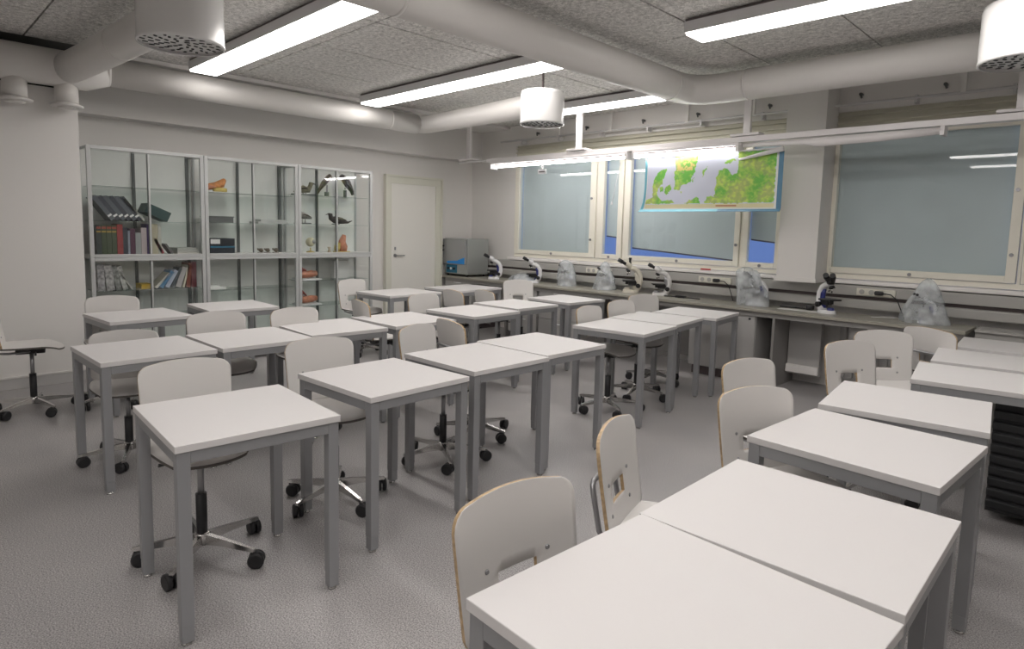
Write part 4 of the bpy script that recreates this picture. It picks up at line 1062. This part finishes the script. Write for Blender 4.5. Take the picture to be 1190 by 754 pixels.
bird('stuffed long-tailed duck lying across the stile on the second shelf', (-7.3, 4.20, 1.551), [(0, 0.20, 0.05), (0, 0.14, 0.028), (0, 0.06, 0.045), (0, -0.03, 0.055), (0, -0.08, 0.075), (0, -0.085, 0.115), (0, -0.11, 0.12)],
     [0.003, 0.014, 0.040, 0.045, 0.03, 0.026, 0.012], ((0, -0.11, 0.12), (0, -0.145, 0.11)), [((0, 0.0, 0.02), (0, 0.0, 0.001))], [dk, ol, dk], lambda b, c: box(b, c.x-0.03, c.x+0.03, c.y-0.06, c.y+0.02, c.z, c.z+0.010), ([(0, 0.10, 0.06), (0, 0.02, 0.07), (0, -0.04, 0.07)], 0.036, [0.006, 0.03, 0.012]))
bm = B(); box(bm, -7.40, -7.30, 4.16, 4.36, 0.8615, 1.09, bev=0.004)  # plain white block added for an unidentified pale patch above the chair back
single('white_block', bm, M['paper'], 'white stand-in block on the lower shelf of the right case above the chair back', 'box')

# ------------------------------------------------------------------ oven
ov = thing('lab_oven', 'steel laboratory oven with blue panel on the left end of the bench', 'oven', (-7.45, 6.55, 0.80))
bm = B(); box(bm, -7.77, -7.215, 6.36, 6.795, 0.83, 1.385, bev=0.012); obj('oven_body', bm, M['oven'], ov)
bm = B()
for x in (-7.72, -7.27):
    for yy in (6.40, 6.75): cyl(bm, (x, yy, 0.8005), (x, yy, 0.832), 0.018, 10)
obj('oven_foot', bm, M['black'], ov)
bm = B(); box(bm, -7.765, -7.24, 6.325, 6.359, 0.985, 1.375, bev=0.006); od = obj('oven_door', bm, M['oven_front'], ov)
bm = B(); sweep(bm, [(-7.745, 6.325, 1.20), (-7.745, 6.285, 1.19), (-7.745, 6.285, 1.27), (-7.745, 6.325, 1.26)], 0.012, 8); obj('door_handle', bm, M['black'], od)
bm = B()
vv = [bm.verts.new(p) for p in ((-7.66, 6.3235, 0.995), (-7.25, 6.3235, 0.995), (-7.25, 6.3235, 1.10), (-7.33, 6.3235, 1.075), (-7.42, 6.3235, 1.045), (-7.66, 6.3235, 1.03))]
bm.faces.new(vv)
vv2 = [bm.verts.new(v.co+Vector((0, 0.002, 0))) for v in vv]; bm.faces.new(vv2); obj('blue_print', bm, M['screen_blue'], od)
bm = B(); box(bm, -7.71, -7.46, 6.352, 6.362, 0.85, 0.975, bev=0.004); cp = obj('control_panel', bm, M['panel_teal'], ov)
for x in (-7.66, -7.59, -7.52):
    bm = B(); cyl(bm, (x, 6.34, 0.915), (x, 6.352, 0.915), 0.02, 12); obj('dial', bm, M['white_pl'] if x == -7.59 else M['black'], cp)

# ------------------------------------------------------------------ microscopes
def microscope(loc, rz, label, body='white_pl', accent='navy', s=1.0, binoc=True, head_rot=0.0, tall=False, headmat=None, ep=1.3):
    """local +X is the side of the user (eyepiece), arm behind at -X"""
    t = thing('microscope', label, 'microscope', loc, rz)
    if s != 1.0: t.scale = (s, s, s)
    Mb, Ma = M[body], M[accent]
    b = B()
    n = 20; top = []; bot = []
    for k in range(n):
        a = 2*PI*k/n
        x = 0.10*math.cos(a); y = 0.075*math.sin(a)*(1.0 if x < 0 else 0.9)
        if x < 0: y = 0.08*math.copysign(min(1, abs(math.sin(a))**0.6), math.sin(a))
        bot.append(b.verts.new((x, y, 0))); top.append(b.verts.new((x*0.92, y*0.9, 0.035)))
    b.faces.new(bot); b.faces.new(top)
    for k in range(n): b.faces.new((bot[k], bot[(k+1) % n], top[(k+1) % n], top[k]))
    obj('base', b, Mb, t, world=False)
    b = B(); sweep(b, [(0.045, 0, 0.03), (0.045, 0, 0.055), (0.045, 0, 0.06)], [0.036, 0.033, 0.025], 16); obj('illuminator', b, Ma, t, world=False)
    b = B(); sweep(b, [(-0.055, 0, 0.02), (-0.095, 0, 0.07), (-0.115, 0, 0.14), (-0.110, 0, 0.21), (-0.08, 0, 0.265), (-0.035, 0, 0.295), (0.02, 0, 0.305)],
                [0.052, 0.046, 0.042, 0.040, 0.040, 0.040, 0.034], 16, flat=(1.0, 0.8)); obj('arm', b, Mb, t, world=False)
    b = B(); sweep(b, [(-0.045, 0, 0.04), (-0.07, 0, 0.08), (-0.085, 0, 0.14), (-0.08, 0, 0.20), (-0.055, 0, 0.245)], [0.026, 0.03, 0.03, 0.028, 0.02], 12, flat=(0.8, 1.2)); obj('arm_inlay', b, Ma, t, world=False)
    b = B(); box(b, -0.055, 0.105, -0.075, 0.075, 0.135, 0.152, bev=0.003); box(b, -0.07, 0.03, -0.028, 0.028, 0.085, 0.134, bev=0.004); sg = obj('stage', b, M['black'], t, world=False)
    b = B(); cyl(b, (0.045, 0, 0.10), (0.045, 0, 0.134), 0.024, 14); obj('condenser', b, M['black'], t, world=False)
    for sy in (-1, 1):
        b = B(); cyl(b, (-0.085, sy*0.028, 0.085), (-0.085, sy*0.062, 0.085), 0.028, 14); cyl(b, (-0.085, sy*0.062, 0.085), (-0.085, sy*0.075, 0.085), 0.012, 12); obj('focus_knob', b, M['black'], t, world=False)
    b = B(); sweep(b, [(0.035, 0, 0.285), (0.043, 0, 0.262)], [0.026, 0.032], 16); tn = obj('nosepiece', b, M['black'], t, world=False)
    for k, (dx, dy) in enumerate(((0.0, 0.0), (-0.025, 0.022), (-0.025, -0.022))):
        b = B(); sweep(b, [(0.043+dx*0.5, dy*0.5, 0.262), (0.045+dx, dy, 0.215 if k == 0 else 0.228)], [0.011, 0.008], 10); obj('objective', b, M['chrome'], tn, world=False)
    # head and eyepieces, may be turned about the vertical axis
    q = Matrix.Rotation(head_rot, 3, 'Z'); c0 = Vector((0.02, 0, 0))
    def H(p): return tuple(c0 + q @ (Vector(p)-c0))
    b = B(); sweep(b, [H((0.02, 0, 0.30)), H((0.02, 0, 0.325)), H((0.045, 0, 0.345)), H((0.085, 0, 0.36))], [0.028, 0.034, 0.034, 0.026], 16, flat=(1.25, 1)); hd = obj('head', b, M[headmat] if headmat else Mb, t, world=False)
    for sy in ((-1, 1) if binoc else (0,)):
        b = B(); sweep(b, [H((0.075, sy*0.028, 0.352)), H((0.115, sy*0.030, 0.375)), H((0.117, sy*0.030, 0.376)), H((0.165, sy*0.031, 0.403))], [0.015*ep, 0.015*ep, 0.019*ep, 0.018*ep], 12); obj('eyepiece', b, M['black'], hd, world=False)
    if tall:
        b = B(); sweep(b, [(0.02, 0, 0.34), (0.02, 0, 0.375), (0.02, 0, 0.377), (0.02, 0, 0.41), (0.02, 0, 0.411), (0.02, 0, 0.43)], [0.018, 0.018, 0.014, 0.014, 0.02, 0.016], 12); obj('photo_tube', b, M['black'], hd, world=False)
    return t
SW = math.radians(-140)
microscope((-6.80, 6.52, 0.8005), SW, 'white and navy microscope beside the steel oven', s=0.9, head_rot=0.0)
microscope((-6.02, 6.54, 0.8005), SW, 'white and navy microscope under the left edge of the first window', s=0.88)
microscope((-4.44, 6.63, 0.8005), SW, 'cream microscope with a vertical black tube and two eyepieces', body='cream_pl', accent='cream_pl', s=1.0, tall=True)
microscope((-4.02, 6.63, 0.8005), SW, 'silver single-eyepiece microscope right of the cream one', body='diffuser', accent='brushed', s=0.92, binoc=False)
microscope((-2.10, 6.57, 0.8005), math.radians(-30), 'white and navy microscope turned right on the bench by the pillar', s=0.95, head_rot=math.radians(-50), headmat='black', ep=1.5)
microscope((-5.45, 6.60, 0.8005), SW, 'pale microscope inside the first plastic bag from the left', s=0.70, ep=1)
microscope((-4.83, 6.64, 0.8005), SW, 'pale microscope inside the second plastic bag from the left', s=0.70, ep=1)
microscope((-2.84, 6.62, 0.8005), SW, 'pale microscope inside the plastic bag left of the pillar', s=0.85)
microscope((-1.28, 6.60, 0.8005), SW, 'pale microscope inside the rightmost plastic bag', s=0.64, ep=1)

def cover(x, y, z0, hgt, w0, label, lean=(0, 0), seed=0, top=0.4):
    b = B(); seg, nr = 32, 16; rings = []
    for j in range(nr+1):
        f = j/nr
        r = w0*(1-(1-top)*f**1.3)*(1.0 if f < 0.85 else math.sqrt(max(0.02, 1-((f-0.85)/0.16)**2)))
        ring = []
        for k in range(seg):
            a = 2*PI*k/seg
            nn = noise.noise(Vector((math.cos(a)*1.6+seed, math.sin(a)*1.6, f*3.2)))
            n2 = noise.noise(Vector((math.cos(a)*5+seed, math.sin(a)*5, f*8)))
            rr = r*(1+0.20*nn+0.05*n2)
            ring.append(b.verts.new((x+lean[0]*f+rr*math.cos(a), y+lean[1]*f+rr*0.85*math.sin(a), z0+hgt*f)))
        rings.append(ring)
    for r0, r1 in zip(rings, rings[1:]):
        for k in range(seg):
            f_ = b.faces.new((r0[k], r0[(k+1) % seg], r1[(k+1) % seg], r1[k])); f_.smooth = True
    b.faces.new(rings[-1])
    return single('plastic_cover', b, M['film'], label, 'plastic cover')
cover(-5.44, 6.585, 0.805, 0.34, 0.155, 'crumpled clear plastic bag over the first covered microscope from the left', (-0.03, 0), 3, 0.55)
cover(-4.84, 6.63, 0.802, 0.36, 0.155, 'crumpled clear plastic bag over the second covered microscope from the left', (0.0, 0), 11, 0.3)
cover(-2.86, 6.60, 0.802, 0.40, 0.175, 'crumpled clear plastic bag over the microscope left of the pillar', (-0.09, -0.02), 21, 0.62)
cover(-1.28, 6.60, 0.802, 0.40, 0.19, 'clear plastic bag tapering to a knot over the rightmost microscope', (0.0, 0), 31, 0.22)
# loose plastic on the bench behind the lone chair
b = B(); lathe(b, [(0.24, 0.802), (0.235, 0.84), (0.19, 0.885), (0.11, 0.915), (0.03, 0.925), (0.001, 0.925)], (-6.22, 6.55, 0), 28)
for v in b.verts: v.co += Vector((noise.noise(v.co*6)*0.012, noise.noise(v.co*6+Vector((3, 3, 3)))*0.012, 0)); v.co.x = -6.22+(v.co.x+6.22)*0.9
for v in b.verts: v.co.y = 6.55+(v.co.y-6.55)*0.85
single('plastic_dome', b, M['film'], 'loose domed plastic sheet on the bench above the lone chair', 'plastic cover')
# paper, small things on the bench
bm = B(); box(bm, -2.56, -2.18, 6.50, 6.62, 0.8005, 0.8035); single('paper_sheet', bm, M['paper'], 'white sheet of paper lying before the turned microscope', 'paper')
bm = B(); sweep(bm, [(-3.62, 6.85, 1.135), (-3.50, 6.855, 1.135)], 0.009, 8); single('marker_pen', bm, M['red'], 'red marker pen lying on the window sill', 'pen')
bm = B(); sweep(bm, [(-3.92, 6.56, 0.806), (-3.80, 6.60, 0.808), (-3.72, 6.55, 0.806), (-3.60, 6.62, 0.806), (-3.48, 6.60, 0.806)], 0.006, 8); box(bm, -3.78, -3.66, 6.57, 6.62, 0.80, 0.825, bev=0.004)
single('power_lead', bm, M['black'], 'black power lead on the bench right of the silver microscope', 'cable')
bm = B(); sweep(bm, [(-2.62, 6.72, 0.806), (-2.50, 6.70, 0.808), (-2.40, 6.74, 0.806), (-2.28, 6.70, 0.806)], 0.006, 8); box(bm, -2.34, -2.27, 6.66, 6.72, 0.801, 0.85, bev=0.012)
single('power_lead', bm, M['black'], 'black power lead with plug between the pillar-side bag and turned microscope', 'cable')
bm = B(); sweep(bm, [(-1.72, 6.62, 0.803), (-1.64, 6.70, 0.803), (-1.56, 6.66, 0.81), (-1.47, 6.70, 0.803)], 0.003, 8)
single('thin_wire', bm, M['white_pl'], 'thin white cord on the bench left of the rightmost bag', 'cable')
